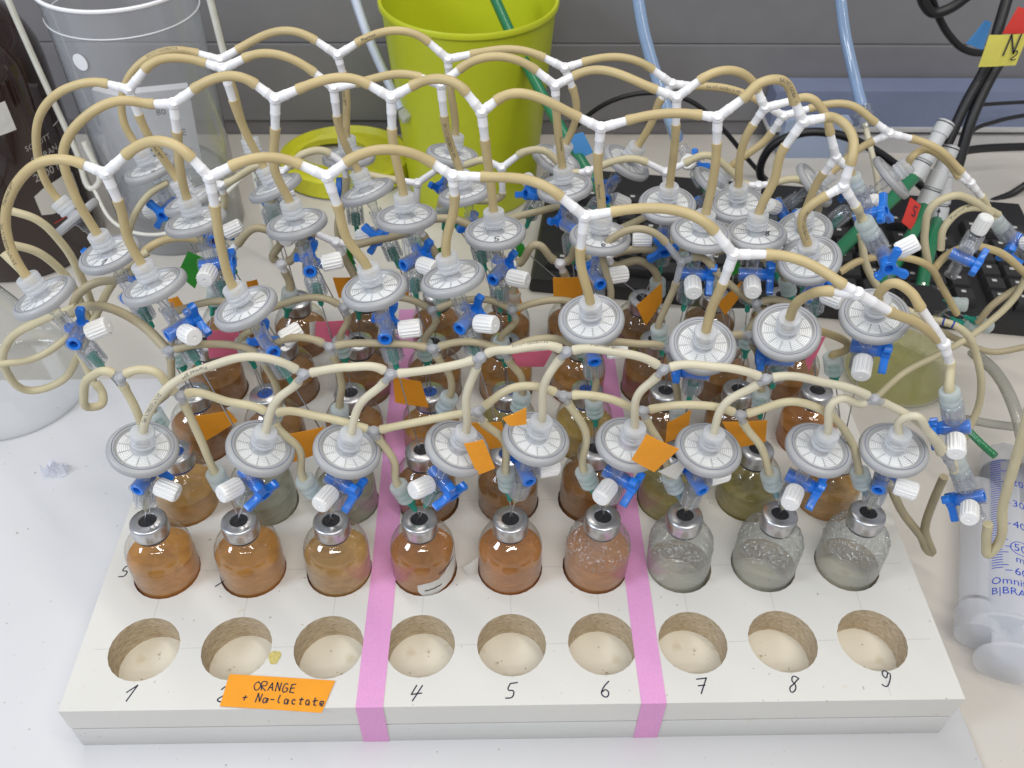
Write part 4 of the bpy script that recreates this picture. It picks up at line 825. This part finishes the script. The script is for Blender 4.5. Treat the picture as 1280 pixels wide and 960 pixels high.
# cables and plugs at the right
CG = 'black cables at the right'
hose('cable', 'thick black cable wrapped by the yellow paper flag', 'cable', [(1262, -12), (1250, 28), (1234, 80), (1208, 128), (1184, 180)], (500, 440), 4.6, 'black_cable', CG)
hose('cable', 'second thick black cable, behind the red paper flag', 'cable', [(1296, -8), (1274, 42), (1242, 90), (1216, 145), (1196, 212)], (506, 430), 4.8, 'black_cable', CG)
hose('cable', 'black cable bent in a sharp hook at the top edge', 'cable', [(1150, -12), (1156, 6), (1166, 16), (1184, 12), (1214, -8)], 520, 4.4, 'black_cable', CG)
hose('cable', 'black cable sagging left of the yellow flag', 'cable', [(1162, -12), (1172, 18), (1188, 46), (1206, 62), (1228, 66), (1246, 60)], 530, 3.2, 'black_cable', CG)
hose('cable', 'thin black cable level with the blue box', 'cable', [(1216, 132), (1240, 130), (1292, 127)], (560, 570), 1.8, 'black_cable', CG)
hose('cable', 'thin black cable curving up to the right edge', 'cable', [(1196, 190), (1214, 165), (1245, 152), (1292, 142)], (500, 540), 2.0, 'black_cable', CG)
hose('cable', 'thick black cable running flat to the right edge behind the plugs', 'cable', [(1196, 190), (1225, 186), (1292, 183)], (500, 530), 4.0, 'black_cable', CG)
hose('cable', 'black cable leaving the keyboard corner to the right', 'cable', [(1205, 268), (1240, 252), (1265, 242), (1292, 224)], (500, 520), 3.6, 'black_cable', CG)
hose('cable', 'thin black cable arching behind the middle white connectors', 'cable', [(690, 200), (718, 160), (765, 126), (815, 116), (862, 126), (900, 158), (940, 205), (965, 232)], (560, 545), 2.4, 'black_cable', CG)
hose('cable', 'black cable looped behind the right white connectors', 'cable', [(962, 240), (950, 212), (966, 182), (1004, 166), (1046, 168), (1090, 186), (1130, 214), (1160, 240)], (520, 500), 4.0, 'black_cable', CG)
for pts, lab in (([(1184, 152), (1172, 178), (1158, 200), (1142, 222)], 'leftmost grey screw plug, slanting, on a green cable'), ([(1190, 182), (1178, 206), (1166, 236), (1156, 258)], 'grey screw plug between the other two, on a green cable'), ([(1186, 204), (1181, 226), (1176, 250), (1171, 276)], 'grey screw plug with a black arrow, standing upright')):
    A, B = at(*pts[0], Y=440), at(*pts[-1], Y=415); d = unit(B - A); L = np.linalg.norm(B - A); s = L / 62.0
    t = thing('cable_plug', lab, 'plug', loc=A, group='grey cable plugs')
    part('body', G().lathe([(6.2, 0), (7.4, 1 * s), (7.4, 14 * s), (6.6, 15 * s), (6.6, 26 * s), (8.2, 27 * s), (8.2, 43 * s), (7.0, 44 * s), (7.0, 46 * s), (8.3, 47 * s), (8.3, 61 * s), (7.0, 62 * s)], 20, o=A, z=d).mesh('body', M['grey_plug'], True, 30, org=A), t)
    for h in (2, 45): part('seal_ring', G().lathe([(7.5, (h + .3) * s), (7.6, (h + .9) * s), (7.5, (h + 1.5) * s)], 20, o=A, z=d).mesh('seal_ring', M['black_rubber'], True, 30, org=A), t)
    if 'arrow' in lab:
        nrm = unit(CAM_LOC - (A + B) / 2); nrm = unit(nrm - d * np.dot(nrm, d)); sx = np.cross(-d, nrm); C = A + d * 55 * s + nrm * 8.45; q = G()
        ribbon(q, [C + d * 5, C - d * 4], 1.0, nrm); q.add([C - d * 6, C - d * 2 + sx * 1.8, C - d * 2 - sx * 1.8], [(0, 1, 2)]); part('arrow_print', q.mesh('arrow_print', M['ink'], False, org=A), t)
GC = 'green cables at the right'
hose('cable', 'green cable leaving the slanting grey plug towards the middle stopcock', 'cable', [(1142, 221), (1118, 246), (1092, 270), (1062, 300), (1040, 322)], (414, 330), 6.0, 'green_cable', GC)
hose('cable', 'green cable with a red tape mark over the keyboard', 'cable', [(1156, 257), (1144, 285), (1122, 325), (1100, 365)], (414, 330), 5.6, 'green_cable', GC)
hose('cable', 'dark green cable under the upright grey plug', 'cable', [(1171, 275), (1166, 296), (1158, 330), (1150, 372)], (414, 320), 5.6, 'green_cable', GC)

# ================================================================== PAPER FLAGS
def sheet(name, label, cat, pts, Y, mat, group=None, bend=.8, th=.25, Z=None, text=None, par=None):
    """a small sheet of paper or tape: four corners as they stand, slightly curled, with a thickness"""
    Ys = Y if not np.isscalar(Y) and Y is not None else [Y] * 4
    Q = [at(p[0], p[1], Y=y) if Z is None else at(p[0], p[1], Z=Z) for p, y in zip(pts, Ys)]
    n = unit(np.cross(Q[1] - Q[0], Q[3] - Q[0])); n = n if np.dot(n, CAM_LOC - Q[0]) > 0 else -n; K = 7; v = []
    for s in (0, 1):
        for a in range(K):
            for b in range(K):
                u, w = a / (K - 1), b / (K - 1); p = (Q[0] * (1-u) + Q[1] * u) * (1-w) + (Q[3] * (1-u) + Q[2] * u) * w
                v.append(p + n * (bend * (math.sin(u * 2.6 + 1) * .8 + math.sin(w * 3 + u * 2) * .35) + (th if s else 0)))
    f = []
    for a in range(K - 1):
        for b in range(K - 1):
            i = a * K + b; f += [(i, i + 1, i + K + 1, i + K), (i + K*K, i + K + K*K, i + K + 1 + K*K, i + 1 + K*K)]
    bd = [a * K for a in range(K)] + [(K-1) * K + b for b in range(1, K)] + [a * K + K - 1 for a in range(K - 2, -1, -1)] + list(range(K - 2, 0, -1))
    f += [(bd[i], bd[(i + 1) % len(bd)], bd[(i + 1) % len(bd)] + K*K, bd[i] + K*K) for i in range(len(bd))]
    c = np.mean(Q, 0); me = G().add(v, f).mesh(name, M[mat], True, 40, org=c)
    if text is None: return single(name, me, label, cat, c, group)
    t = thing(name, label, cat, loc=c, group=group); part('paper', me, t); ux = unit(Q[1] - Q[0]); uy = unit(np.cross(n, ux))
    for s, fx, fy, h, w in text:
        q = G(); o = Q[3] + (Q[2] - Q[3]) * fx + (Q[0] - Q[3]) * fy + n * (th + bend * 1.25 + .12); write(q, s, o, ux, uy, h, w, nrm=n, jit=.07, adv=.82); part('handwriting', q.mesh('handwriting', M['ink'], False, org=c), t)
    return t
FG = 'paper flags on the tubes and needles'
for pts, Y, mat, lab in (
    (((243,519),(286,513),(297,527),(249,555)), 118, 'orange_paper', 'orange paper flag behind the first and second front filters'),
    (((362,541),(405,533),(396,568),(365,577)), 96, 'orange_paper', 'orange paper flag left of the third front filter'),
    (((491,469),(526,477),(536,510),(494,502)), 138, 'orange_paper', 'orange paper flag over the left pink tape strip'),
    (((580,553),(604,549),(619,586),(597,592)), 38, 'orange_paper', 'bright orange paper on the fourth front filter'),
    (((588,527),(627,527),(636,558),(610,560)), 84, 'orange_paper', 'orange paper flag behind the bright one on the fourth front filter'),
    (((628,521),(658,509),(658,531),(637,531)), 42, 'orange_paper', 'small orange paper on the upper left of the fifth front filter'),
    (((808,541),(849,561),(818,591),(789,573)), 30, 'orange_paper', 'large bright orange paper on the sixth front filter'),
    (((834,527),(864,512),(860,541),(831,553)), 92, 'orange_paper', 'folded orange paper flag behind the sixth and seventh front filters'),
    (((902,526),(959,525),(957,553),(922,558)), 94, 'orange_paper', 'wide orange paper flag right of the seventh front filter'),
    (((691,346),(727,346),(729,376),(692,376)), 192, 'orange_paper', 'square orange paper flag at the keyboard corner'),
    (((795,381),(827,353),(828,377),(807,406)), 175, 'orange_paper', 'pointed orange paper flag left of the seventh middle stopcock'),
    (((896,378),(928,350),(931,364),(906,393)), 195, 'orange_paper', 'dark orange paper flag right of the seventh middle stopcock'),
    (((416,346),(446,346),(444,365),(424,372)), 212, 'orange_paper', 'orange paper flag right of the third middle stopcock'),
    (((210,373),(222,370),(231,385),(219,390)), 200, 'orange_paper', 'tiny orange paper flag above the second stopcock from left'),
    (((502,348),(512,346),(511,374),(500,372)), 222, 'orange_paper', 'narrow orange paper flag behind the fourth filters'),
    (((626,366),(648,362),(655,388),(641,398)), 204, 'orange_paper', 'orange paper flag behind the fifth middle stopcock'),
    (((308,351),(321,349),(325,362),(312,366)), 215, 'orange_paper', 'tiny orange paper flag beside the third filter disc'),
    (((258,413),(301,409),(304,443),(262,447)), 172, 'pink_paper', 'pink paper flag at the left of the vials'),
    (((395,401),(434,400),(437,429),(394,427)), 162, 'pink_paper', 'square pink paper flag in front of the back vials'),
    (((638,440),(692,437),(680,459),(647,457)), 146, 'pink_paper', 'wide pink paper flag above the right olive vials'),
    (((741,443),(750,443),(753,466),(747,463)), 150, 'pink_paper', 'narrow pink paper flag near the right tape strip'),
    (((1006,449),(1024,423),(1033,420),(1010,463)), 142, 'pink_paper', 'pink paper flag under the eighth second row filter'),
    (((222,341),(235,314),(257,324),(244,360)), 232, 'green_paper', 'green paper flag at the left, above the white bench'),
    (((519,319),(562,305),(564,338),(536,345)), 236, 'green_paper', 'green paper flag in the middle of the bench'),
    (((644,316),(648,300),(659,313),(652,323)), 232, 'green_paper', 'small bright green paper flag at the keyboard edge'),
    (((433,309),(441,314),(442,343),(436,336)), 224, 'green_paper', 'thin green paper flag beside a hub needle'),
    (((908,334),(922,326),(930,338),(914,344)), 210, 'green_paper', 'tiny green paper flag right of the large connector'),
    (((387,402),(396,401),(394,428),(388,424)), 164, 'white_paper', 'white back of the square pink flag'),
    (((706,170),(729,165),(742,191),(722,198)), 395, 'blue_paper', 'blue paper flag on the glossy green cable'),
    (((1207,54),(1231,25),(1240,28),(1228,62)), 506, 'blue_paper', 'blue paper flag on a black cable'),
    (((822,588),(850,575),(858,582),(845,598)), 46, 'white_paper', 'torn white label between the sixth and seventh front stopcocks'),
    (((579,708),(598,696),(597,726),(592,732)), 46, 'white_paper', 'white pointed label sticking out between two front vials'),
):
    sheet('paper_flag', lab, 'paper flag', pts, Y, mat, FG)
sheet('paper_flag', 'yellow paper flag on the black cables reading N2', 'paper flag', ((1236,43),(1286,42),(1270,82),(1222,83)), (440, 440, 440, 440), 'yellow_paper', FG, bend=1.2, text=[('N', .48, .36, 17, 1.3), ('2', .73, .2, 8, 1.0)])
sheet('paper_flag', 'red paper flag on the thick black cables above the yellow one', 'paper flag', ((1272,8),(1292,14),(1290,42),(1252,42)), (450, 450, 445, 445), 'red_tape', FG, text=[('g', .6, .25, 12, 1.1)])
sheet('paper_flag', 'red tape flag on the green cable over the keyboard', 'paper flag', ((1137,247),(1151,257),(1141,289),(1126,278)), (398, 398, 380, 380), 'red_tape', FG, text=[('5', .35, .45, 9, 1.0)])
sheet('paper_note', 'orange handwritten note lying on the rack front', 'note', ((287,843),(419,851),(402,891),(275,883)), None, 'orange_paper', None, bend=.25, Z=.5, text=[('ORANGE', .28, .55, 4.6, .6), ('+ Na-lactate', .19, .18, 4.5, .6)])
g = G(); C = at(343, 822, Z=.12); o = [(C[0] + 3.2 * math.cos(a) * (1 + .2 * math.sin(3 * a)), C[1] + 4.6 * math.sin(a) * (1 + .15 * math.cos(2 * a))) for a in np.linspace(0, 2 * math.pi, 16)[:-1]]
pbr('yellow_spot', (.55, .46, .16), .5, var=.2, vscale=700); g.prism(o, .05, .35, bev=.15); rpart('dried_drop', g, M['yellow_spot'])
# torn paper label on the fourth front vial
F = BOTM[5, 3]; g = G(); v = []
for a, z0, z1 in ((-98, 22, 27.5), (-88, 15.5, 29), (-75, 17, 29.5), (-60, 18.5, 30), (-46, 20, 32.5), (-32, 21, 37), (-20, 24, 42), (-10, 28, 45)):
    c, s = math.cos(math.radians(a)), math.sin(math.radians(a)); v += [(18.65 * c, 18.65 * s, z0), (18.65 * c, 18.65 * s, z1)]
g.add(v, [(2*i, 2*i+2, 2*i+3, 2*i+1) for i in range(len(v) // 2 - 1)])
bt = [o for o in bpy.data.objects if o.name.startswith('serum_vial') and 'fourth' in o['label'] and 'front' in o['label']][0]
Fi = np.linalg.inv(F); Mw = Fi @ frame(F[:3, 3], F[:3, 2], (1, 0, 0))
part('paper_label', g.mesh('paper_label', M['white_paper']), bt, M=Mw)
g = G()
for z0, tilt in ((22.5, 3), (31, 6)):
    P_ = [(18.75 * math.cos(math.radians(a)), 18.75 * math.sin(math.radians(a)), z0 + tilt * (a + 88) / 60 + .25 * math.sin(a)) for a in range(-86 if z0 < 30 else -58, -50 if z0 < 30 else -14, 4)]
    v = [];  [v.extend([(x, y, z - .5), (x, y, z + .5)]) for x, y, z in P_]; g.add(v, [(2*i, 2*i+2, 2*i+3, 2*i+1) for i in range(len(P_) - 1)])
part('label_ink', g.mesh('label_ink', M['print_ink']), bt, M=Mw)

# ================================================================== THINGS AROUND THE RACK
# big syringe lying on the bench
A = at(1262, 832, Z=-26); B = at(1255, 583, Z=-28); d = unit(B - A); L = np.linalg.norm(B - A)
upn = unit(np.array((0, 0, 1)) - d * d[2]); Fs = frame(A, d, np.cross(upn, d))        # local z = towards the tip, local y = up
t = thing('syringe', 'large printed plastic syringe lying on the bench beside the rack', 'syringe', Fs)
b0 = 25.0
part('barrel', G().lathe([(16.0, b0), (15.6, b0 + 3), (15.6, L + 4), (14.6, L + 8), (6, L + 11), (3, L + 12), (2.4, L + 22)], 40, cap0=False).mesh('barrel', M['syringe_plastic'], True, 35), t)
o = [(21 * math.cos(a), 16.2 * math.sin(a)) for a in np.linspace(0, 2 * math.pi, 33)[:-1]]; part('flange', G().prism(o, b0 - 2.5, b0, bev=.6).mesh('flange', M['syringe_plastic'], True, 30), t)
rod = G()
for k in range(4):
    a = k * math.pi / 2 + .4; c, s = math.cos(a), math.sin(a); rod.prism([(-s * .9, c * .9), (c * 11.5 - s * .9, s * 11.5 + c * .9), (c * 11.5 + s * .9, s * 11.5 - c * .9), (s * .9, -c * .9)], 2, L - 24)
part('plunger_rod', rod.mesh('plunger_rod', M['syringe_plastic'], False), t)
part('thumb_rest', G().lathe([(18.0, 0), (19, .5), (19, 2.6), (18, 3.2)], 32).mesh('thumb_rest', M['syringe_plastic'], True, 30), t)
part('rubber_stopper', G().lathe([(14.9, L - 24), (15.1, L - 22), (14.6, L - 20), (14.6, L - 12), (15.1, L - 11), (15.0, L - 8), (3, L - 2)], 32).mesh('rubber_stopper', M['plunger_rubber'], True, 30), t)
g = G(); lab = [('20', L - 30), ('30', L - 49), ('40', L - 67), ('50', L - 86), ('60', L - 105)]
def on_barrel(v, f, zc, a0, h=0):
    return [(-15.75 * math.sin(a0 + x / 15.7), 15.75 * math.cos(a0 + x / 15.7), zc + y) for x, y, _ in v], f
for s, z in lab: g.add(*on_barrel(*text_geo(s, 8.2), z - 2.6, -.12))
g.add(*on_barrel(*text_geo('ml', 7.5), L - 97.5, -.06)); g.add(*on_barrel(*text_geo('Omnifix', 7.6), L - 115.5, -.95)); g.add(*on_barrel(*text_geo('B|BRAUN', 7.4), L - 123, -.95))
def arc(z, a0, a1, w=.6):
    v = []; n = 8
    for k in range(n + 1): a = a0 + (a1 - a0) * k / n; v += [(-15.74 * math.sin(a), 15.74 * math.cos(a), z - w / 2), (-15.74 * math.sin(a), 15.74 * math.cos(a), z + w / 2)]
    g.add(v, [(2*i, 2*i+1, 2*i+3, 2*i+2) for i in range(n)])
for k in range(47):
    z = L - 10 - k * 2.02; arc(z, -.92, -.92 + (.42 if k % 5 else .62))
for s, z in lab: arc(z, -.42, -.18)
C = (L - 86); v = []
for k in range(25):
    a = 2 * math.pi * k / 24
    for rr in (5.9, 6.5): x, y = 4.9 + rr * math.cos(a) * 1.05, rr * .86 * math.sin(a); v.append((-15.76 * math.sin(-.12 + x / 15.7), 15.76 * math.cos(-.12 + x / 15.7), C + y))
g.add(v, [(2*i, 2*i+1, 2*i+3, 2*i+2) for i in range(24)])
part('scale_print', g.mesh('scale_print', M['syringe_ink'], False), t)
# a second, plain syringe body behind it
A2 = at(1222, 796, Z=-30); B2 = at(1224, 610, Z=-30); d2 = unit(B2 - A2); L2 = np.linalg.norm(B2 - A2)
t = thing('syringe', 'second plain syringe half hidden behind the printed one', 'syringe', frame(A2, d2, np.cross(unit(np.array((0, 0, 1)) - d2 * d2[2]), d2)))
part('barrel', G().lathe([(11.5, 22), (11, 24), (11, L2), (5, L2 + 6)], 32, cap0=False).mesh('barrel', M['syringe_plastic'], True, 35), t)
part('thumb_rest', G().lathe([(12.4, 0), (13, .6), (13, 15), (11, 20)], 32).mesh('thumb_rest', M['syringe_plastic'], True, 30), t)

def flask(name, label, cx, cy, prof, liq, liq_mat, inner=True):
    t = thing(name, label, 'flask', loc=(cx, cy, BZ)); part('glass', G().lathe(prof, 56, cap1=False).mesh('glass', M['lab_glass'], True, 50), t)
    if liq: part('liquid', G().lathe(liq, 48).mesh('liquid', M[liq_mat], True, 40), t)
    return t
C = at(18, 490, Z=BZ)
flask('conical_flask', 'empty clear glass conical flask at the left edge of the bench', C[0], C[1] + 2, [(50, .5), (55, 1.5), (57, 5), (56, 11), (24, 86), (20, 94), (19.5, 112), (23, 114), (23, 116)], None, None)
C = at(1117, 468, Z=BZ)
t = flask('conical_flask', 'glass flask with pale yellow green liquid behind the right end of the rack', C[0], C[1], [(36, .5), (39, 1.5), (41, 5), (40, 11), (20, 50), (16, 58), (15.5, 76), (18.5, 78), (18.5, 81)], [(35, 1.5), (38, 4), (38.5, 11), (33, 22), (1, 22)], 'straw')
part('neck_seal', G().lathe([(15, 74), (15, 78), (4, 79)], 32).mesh('neck_seal', M['black_rubber'], True, 40), t)
S = np.array((C[0], C[1], BZ + 78))
for q, lab in (((1192, 380), 'first'), ((1206, 408), 'front'), ((1225, 404), 'right')):
    P = at(*q, Y=C[1] - 6); ax = unit(P - (S + ((q[0] - 1205) * .25, 0, -4)))
    needle('green hub needle with cloudy nut, %s of the three in the right flask' % {'first': 'upper left', 'front': 'lowest', 'right': 'rightmost'}[lab], 'needle', P, ax, S + ((q[0] - 1205) * .25, 0, -4), 'green_hub', 'needles in the right flask', enut)
milky('film', (.88, .89, .95), .3, .2, .4)
# crumpled film scrap
c = at(70, 586, Z=ZM + 3); g = G(); v = []
for i in range(9):
    for j in range(7): v.append((c[0] + (i - 4) * 1.9 + RNG.uniform(-1.4, 1.4), c[1] + (j - 3) * 1.9 + RNG.uniform(-1.4, 1.4), ZM + .4 + abs(RNG.normal(0, 1)) * 5 * (1 if 0 < i < 8 and 0 < j < 6 else .15)))
g.add(v, [(i*7+j, i*7+7+j, i*7+8+j, i*7+j+1) for i in range(8) for j in range(6)]); single('film_scrap', g.mesh('film_scrap', M['film'], False, org=c), 'crumpled scrap of clear film on the white bench at left', 'plastic scrap', c)

# keyboard
K0 = np.array((23, 362, BZ)); ka = math.radians(-8.6); kx = np.array((math.cos(ka), math.sin(ka), 0)); ky = np.array((-math.sin(ka), math.cos(ka), 0))
Fk = frame(K0, (0, 0, 1), kx); t = thing('keyboard', 'black computer keyboard lying on the bench behind the tubing', 'keyboard', Fk)
g = G().prism([(0, 0), (455, 0), (455, 186), (0, 186)], 0, 14, bev=3.0); part('case', g.mesh('case', M['keyboard'], True, 30), t)
def keymesh(w, h):
    q = G(); a, b = w / 2, h / 2; v = []
    for s, z in ((1, 0), (.96, 4), (.80, 8)): v += [(-a * s, -b * s, z), (a * s, -b * s, z), (a * s, b * s, z), (-a * s, b * s, z)]
    q.add(v, [(8, 9, 10, 11)] + [(4*r + k, 4*r + (k+1) % 4, 4*r + 4 + (k+1) % 4, 4*r + 4 + k) for r in range(2) for k in range(4)]); return q.mesh('key', M['keycap'], True, 50)
k1 = keymesh(17.6, 17.6); kf = keymesh(17.6, 14); k2 = keymesh(30, 17.6); ks = keymesh(112, 17.6); kp = G().add([(-2.5, 1.2, 8.05), (1.4, 1.2, 8.05), (1.4, 4.2, 8.05), (-2.5, 4.2, 8.05)], [(0, 1, 2, 3)]).mesh('key_print', M['key_print'], False)
for r_ in range(6):
    y = 24 + r_ * 19.2 + (8 if r_ == 5 else 0); x = 20
    xs = []
    if r_ == 0: xs = [(26, k2), (57, k2), (88, k2), (160, ks), (232, k2), (263, k2), (294, k2)]
    else:
        n = [0, 12, 13, 14, 15, 16][r_]; x = 22 + (18 if r_ in (1, 2, 3) else 0) + (r_ % 2) * 4
        for k_ in range(15): xs.append((x + k_ * 19.2, k1 if r_ < 5 else kf))
    for k_ in range(3): xs.append((326 + k_ * 19.2, k1 if r_ < 5 else kf)) if r_ not in (2,) else None
    for k_ in range(3): xs.append((394 + k_ * 19.2, k1))
    for xx, me in xs:
        kk = part('key', me, t, M=frame((xx, y, 13.9), (0, 0, 1)))
        part('key_print', kp, kk)

# amber reagent bottle
ac = (-436.0, 442.0); t = thing('reagent_bottle', 'dark amber glass reagent bottle with white printed label at left', 'bottle', loc=(*ac, BZ))
part('glass', G().lathe([(60, 0), (66, 2), (68, 8), (68, 165), (66.5, 178), (62, 190), (54, 203), (42, 216), (30, 228), (24, 238), (22, 250), (22, 262)], 64).mesh('glass', M['amber_glass'], True, 50), t)
camang = math.atan2(CAM_LOC[1] - ac[1], CAM_LOC[0] - ac[0])
g = G()
for s, sz, z, da in (('SCHOTT', 6.5, 114, .55), ('DURAN', 8, 102, .58), ('2000 ml', 10, 87, .56)):
    v, f = text_on_cyl(s, sz, (0, 0), 68.3, camang + da, z); g.add(v, f)
part('print', g.mesh('print', M['grey_print'], False), t)
def cylpatch(a0, a1, z0, z1, r, mat, name, n=10, round_=0):
    v = []
    for k in range(n + 1):
        a = a0 + (a1 - a0) * k / n; e = round_ * (1 - min(1, 4 * min(k, n - k) / n)) ; v += [(r * math.cos(a), r * math.sin(a), z0 + e), (r * math.cos(a), r * math.sin(a), z1 - e)]
    part(name, G().add(v, [(2*i, 2*i+2, 2*i+3, 2*i+1) for i in range(n)]).mesh(name, M[mat]), t)
cylpatch(camang + .25, camang + .88, 54, 80, 68.25, 'label_print', 'writing_patch', round_=4)
cylpatch(camang - .45, camang + .36, 134, 158, 68.4, 'white_paper', 'paper_label')
g = G()
for ch, a, z in (('H', .12, 147), ('M', -.02, 147), ('Z', .10, 138), ('2', -.02, 138)):
    a += camang; n_ = (math.cos(a), math.sin(a), 0); write(g, ch, (68.7 * math.cos(a), 68.7 * math.sin(a), z), (-math.sin(a), math.cos(a), 0), (0, 0, 1), 7, .9, nrm=n_)
part('handwriting', g.mesh('handwriting', M['ink'], False), t)
for z in (140, 120, 100): cylpatch(camang + .85, camang + 1.1, z, z + .9, 68.3, 'label_print', 'scale_mark', 4)
cylpatch(camang + .35, camang + .85, 46, 47, 68.3, 'red_print', 'red_line', 5)

# tall clear cylinder with packages, and its white wire stand
cc = (-300.0, 470.0); t = thing('clear_cylinder', 'tall open clear plastic cylinder holding packets behind the filters', 'container', loc=(*cc, BZ))
part('wall', G().lathe([(54, 0), (55.5, 2), (58, 195), (59.5, 222)], 64, cap1=False).mesh('wall', M['big_clear'], True, 50), t)
part('rim', G().tube([(59.8 * math.cos(a), 59.8 * math.sin(a), 222) for a in np.linspace(0, 2 * math.pi, 65)], 1.6, 8, False).mesh('rim', M['white_conn']), t)
part('band', G().tube([(58.7 * math.cos(a), 58.7 * math.sin(a), 201) for a in np.linspace(0, 2 * math.pi, 65)], .5, 6, False).mesh('band', M['white_conn']), t)
part('sticker', G().lathe([(6.5, 0), (6.5, .4), (.1, .5)], 24, o=(59.0 * math.cos(-1.95), 59.0 * math.sin(-1.95), 182), z=(math.cos(-1.95), math.sin(-1.95), .02)).mesh('sticker', M['white_conn']), t)
pbr('packet', (.66, .67, .70), .5, var=.05)
for (x0, y0, z0), (w, h), rz, lab in (((12, -18, 60), (46, 88), .35, 'printed'), ((-24, -5, 8), (56, 130), -.25, 'plain')):
    F = frame((cc[0] + x0, cc[1] + y0, BZ + z0), (math.sin(.1), -.1, 1), (math.cos(rz), math.sin(rz), 0)); p_ = thing('packet', '%s pale packet standing inside the clear cylinder' % lab, 'packet', F)
    part('wrap', G().box((-w / 2, -4, 0), (w / 2, 4, h)).mesh('wrap', M['packet'], False), p_)
    if lab == 'printed':
        g = G()
        for s, sz, x, z in (('CE', 9, 4, 44), ('80', 8, -6, 66), ('R', 6, 14, 26)):
            v, f = text_geo(s, sz); g.add([(x + a, -4.15, z + b) for a, b, _ in v], f)
        for k_ in range(7): g.add([(-20, -4.15, 8 + k_ * 6), (-4 - (k_ % 3) * 3, -4.15, 8 + k_ * 6), (-4 - (k_ % 3) * 3, -4.15, 10 + k_ * 6), (-20, -4.15, 10 + k_ * 6)], [(0, 1, 2, 3)])
        part('print', g.mesh('print', M['print_ink'], False), p_)
bgm = G().sphere((0, 0, 0), 1, 24, 14); bgm.v = [(x * 47 * (1 + .12 * math.sin(7 * x + 5 * z)), y * 45 * (1 + .12 * math.sin(8 * y + 3 * x)), 40 + z * 34 * (1 + .1 * math.sin(9 * x + 6 * y))) for x, y, z in bgm.v]
bag = thing('plastic_bag', 'clear bag of green needles at the bottom of the clear cylinder', 'bag', loc=(cc[0] + 4, cc[1], BZ)); part('film', bgm.mesh('film', M['bag_plastic'], True, 80), bag)
for k_ in range(9):
    a = k_ * 2.4; g = G().lathe([(2.6, 0), (2.2, 9), (.8, 14)], 10, o=(26 * math.cos(a) * (.5 + .06 * k_), 26 * math.sin(a) * (.5 + .06 * k_) - 8, 16 + (k_ * 11) % 36), z=unit((math.sin(k_ * 3), math.cos(k_ * 5), .4))); part('needle_hub', g.mesh('needle_hub', M['green_hub']), bag)
def wire(label, pts, r=2.6):
    c = np.array(pts[0], float); single('wire_rod', G().tube(curve([np.array(p, float) for p in pts], k=8), r, 10).mesh('wire_rod', M['white_enamel'], True, 50, org=c), label, 'wire rod', c, 'white wire rods round the cylinder')
wire('white coated wire rod standing right of the clear cylinder', [(-204, 405, BZ + 2.4), (-205, 406, 40), (-210, 412, 120), (-215, 415, 240)])
wire('white coated wire rod left of the clear cylinder, ending in a loop', [(-368, 425, 260), (-362, 425, 150), (-352, 420, 60), (-345, 412, 30), (-340, 412, 34), (-342, 418, 70)], 2.4)
wire('white wire rod bowed low in front of the clear cylinder', [(-345, 412, 30), (-330, 395, 8), (-290, 385, 2), (-255, 392, 16), (-215, 405, 45)], 1.6)

# lime bin and its lid
t = thing('lime_bin', 'lime green plastic bin standing against the grey wall', 'bin', loc=(-28, 536, BZ))
part('bucket', G().lathe([(55, 0), (62, 1), (63, 6), (75.5, 176), (76, 180), (78.2, 181), (78.6, 184), (77.6, 186), (75.5, 185.5), (74, 180), (61, 7), (1, 6)], 64, cap1=False).mesh('bucket', M['lime'], True, 40), t)
lc = at(433, 205, Z=BZ + 6); t = thing('bin_lid', 'yellow green oval bin lid with an opening lying beside the lime bin', 'lid', loc=lc)
g = G(); n = 48; v = []
for k in range(n):
    a = 2 * math.pi * k / n; c, s = math.cos(a), math.sin(a); ox, oy = 66 * c, 58 * s; ix, iy = -14 + 34 * c, 14 + 27 * s
    for q_ in (((ix, iy), 0), ((ix, iy), 6), ((ix - .0 + 5 * c, iy + 5 * s), 9), ((ox * .86, oy * .86), 8), ((ox * .93, oy * .93), 14), ((ox, oy), 12), ((ox * 1.02, oy * 1.02), -4)): v.append((*q_[0], q_[1]))
g.add(v, [(7*k + e, 7*((k+1) % n) + e, 7*((k+1) % n) + e + 1, 7*k + e + 1) for k in range(n) for e in range(6)]); part('plate', g.mesh('plate', M['yellow_lid'], True, 35), t)

# blue and pale boxes at the back right
def crate(name, label, px0, px1, mat, Y, dep, zb, lip):
    a = at(*px0, Y=Y); b = at(*px1, Y=Y); t = thing(name, label, 'box', loc=(a[0], Y, zb)); w = b[0] - a[0]; h = a[2] - zb
    part('body', G().prism([(0, 0), (w, 0), (w, dep), (0, dep)], 0, h, bev=3).mesh('body', M[mat], True, 30), t)
    if lip: part('lip', G().prism([(-2, -3), (w + 2, -3), (w + 2, dep + 1), (-2, dep + 1)], -.5, 4, bev=1).mesh('lip', M['ledge'], True, 30), t)
crate('storage_box', 'blue storage box with pale lip against the wall at right', (972, 114), (1330, 116), 'blue_box', 598, 30, at(1100, 163, Y=598)[2], True)
crate('storage_box', 'small pale blue box under the blue box edge', (984, 150), (1068, 150), 'pale_blue_box', 585, 12, BZ, False)
bx = at(1100, 166, Y=596); single('bench_shelf', G().box((0, 0, 0), (300, 39, bx[2] - BZ - 4)).mesh('bench_shelf', M['ledge'], False), 'low grey ledge carrying the blue box', 'ledge', (at(990, 166, Y=596)[0], 596, BZ))
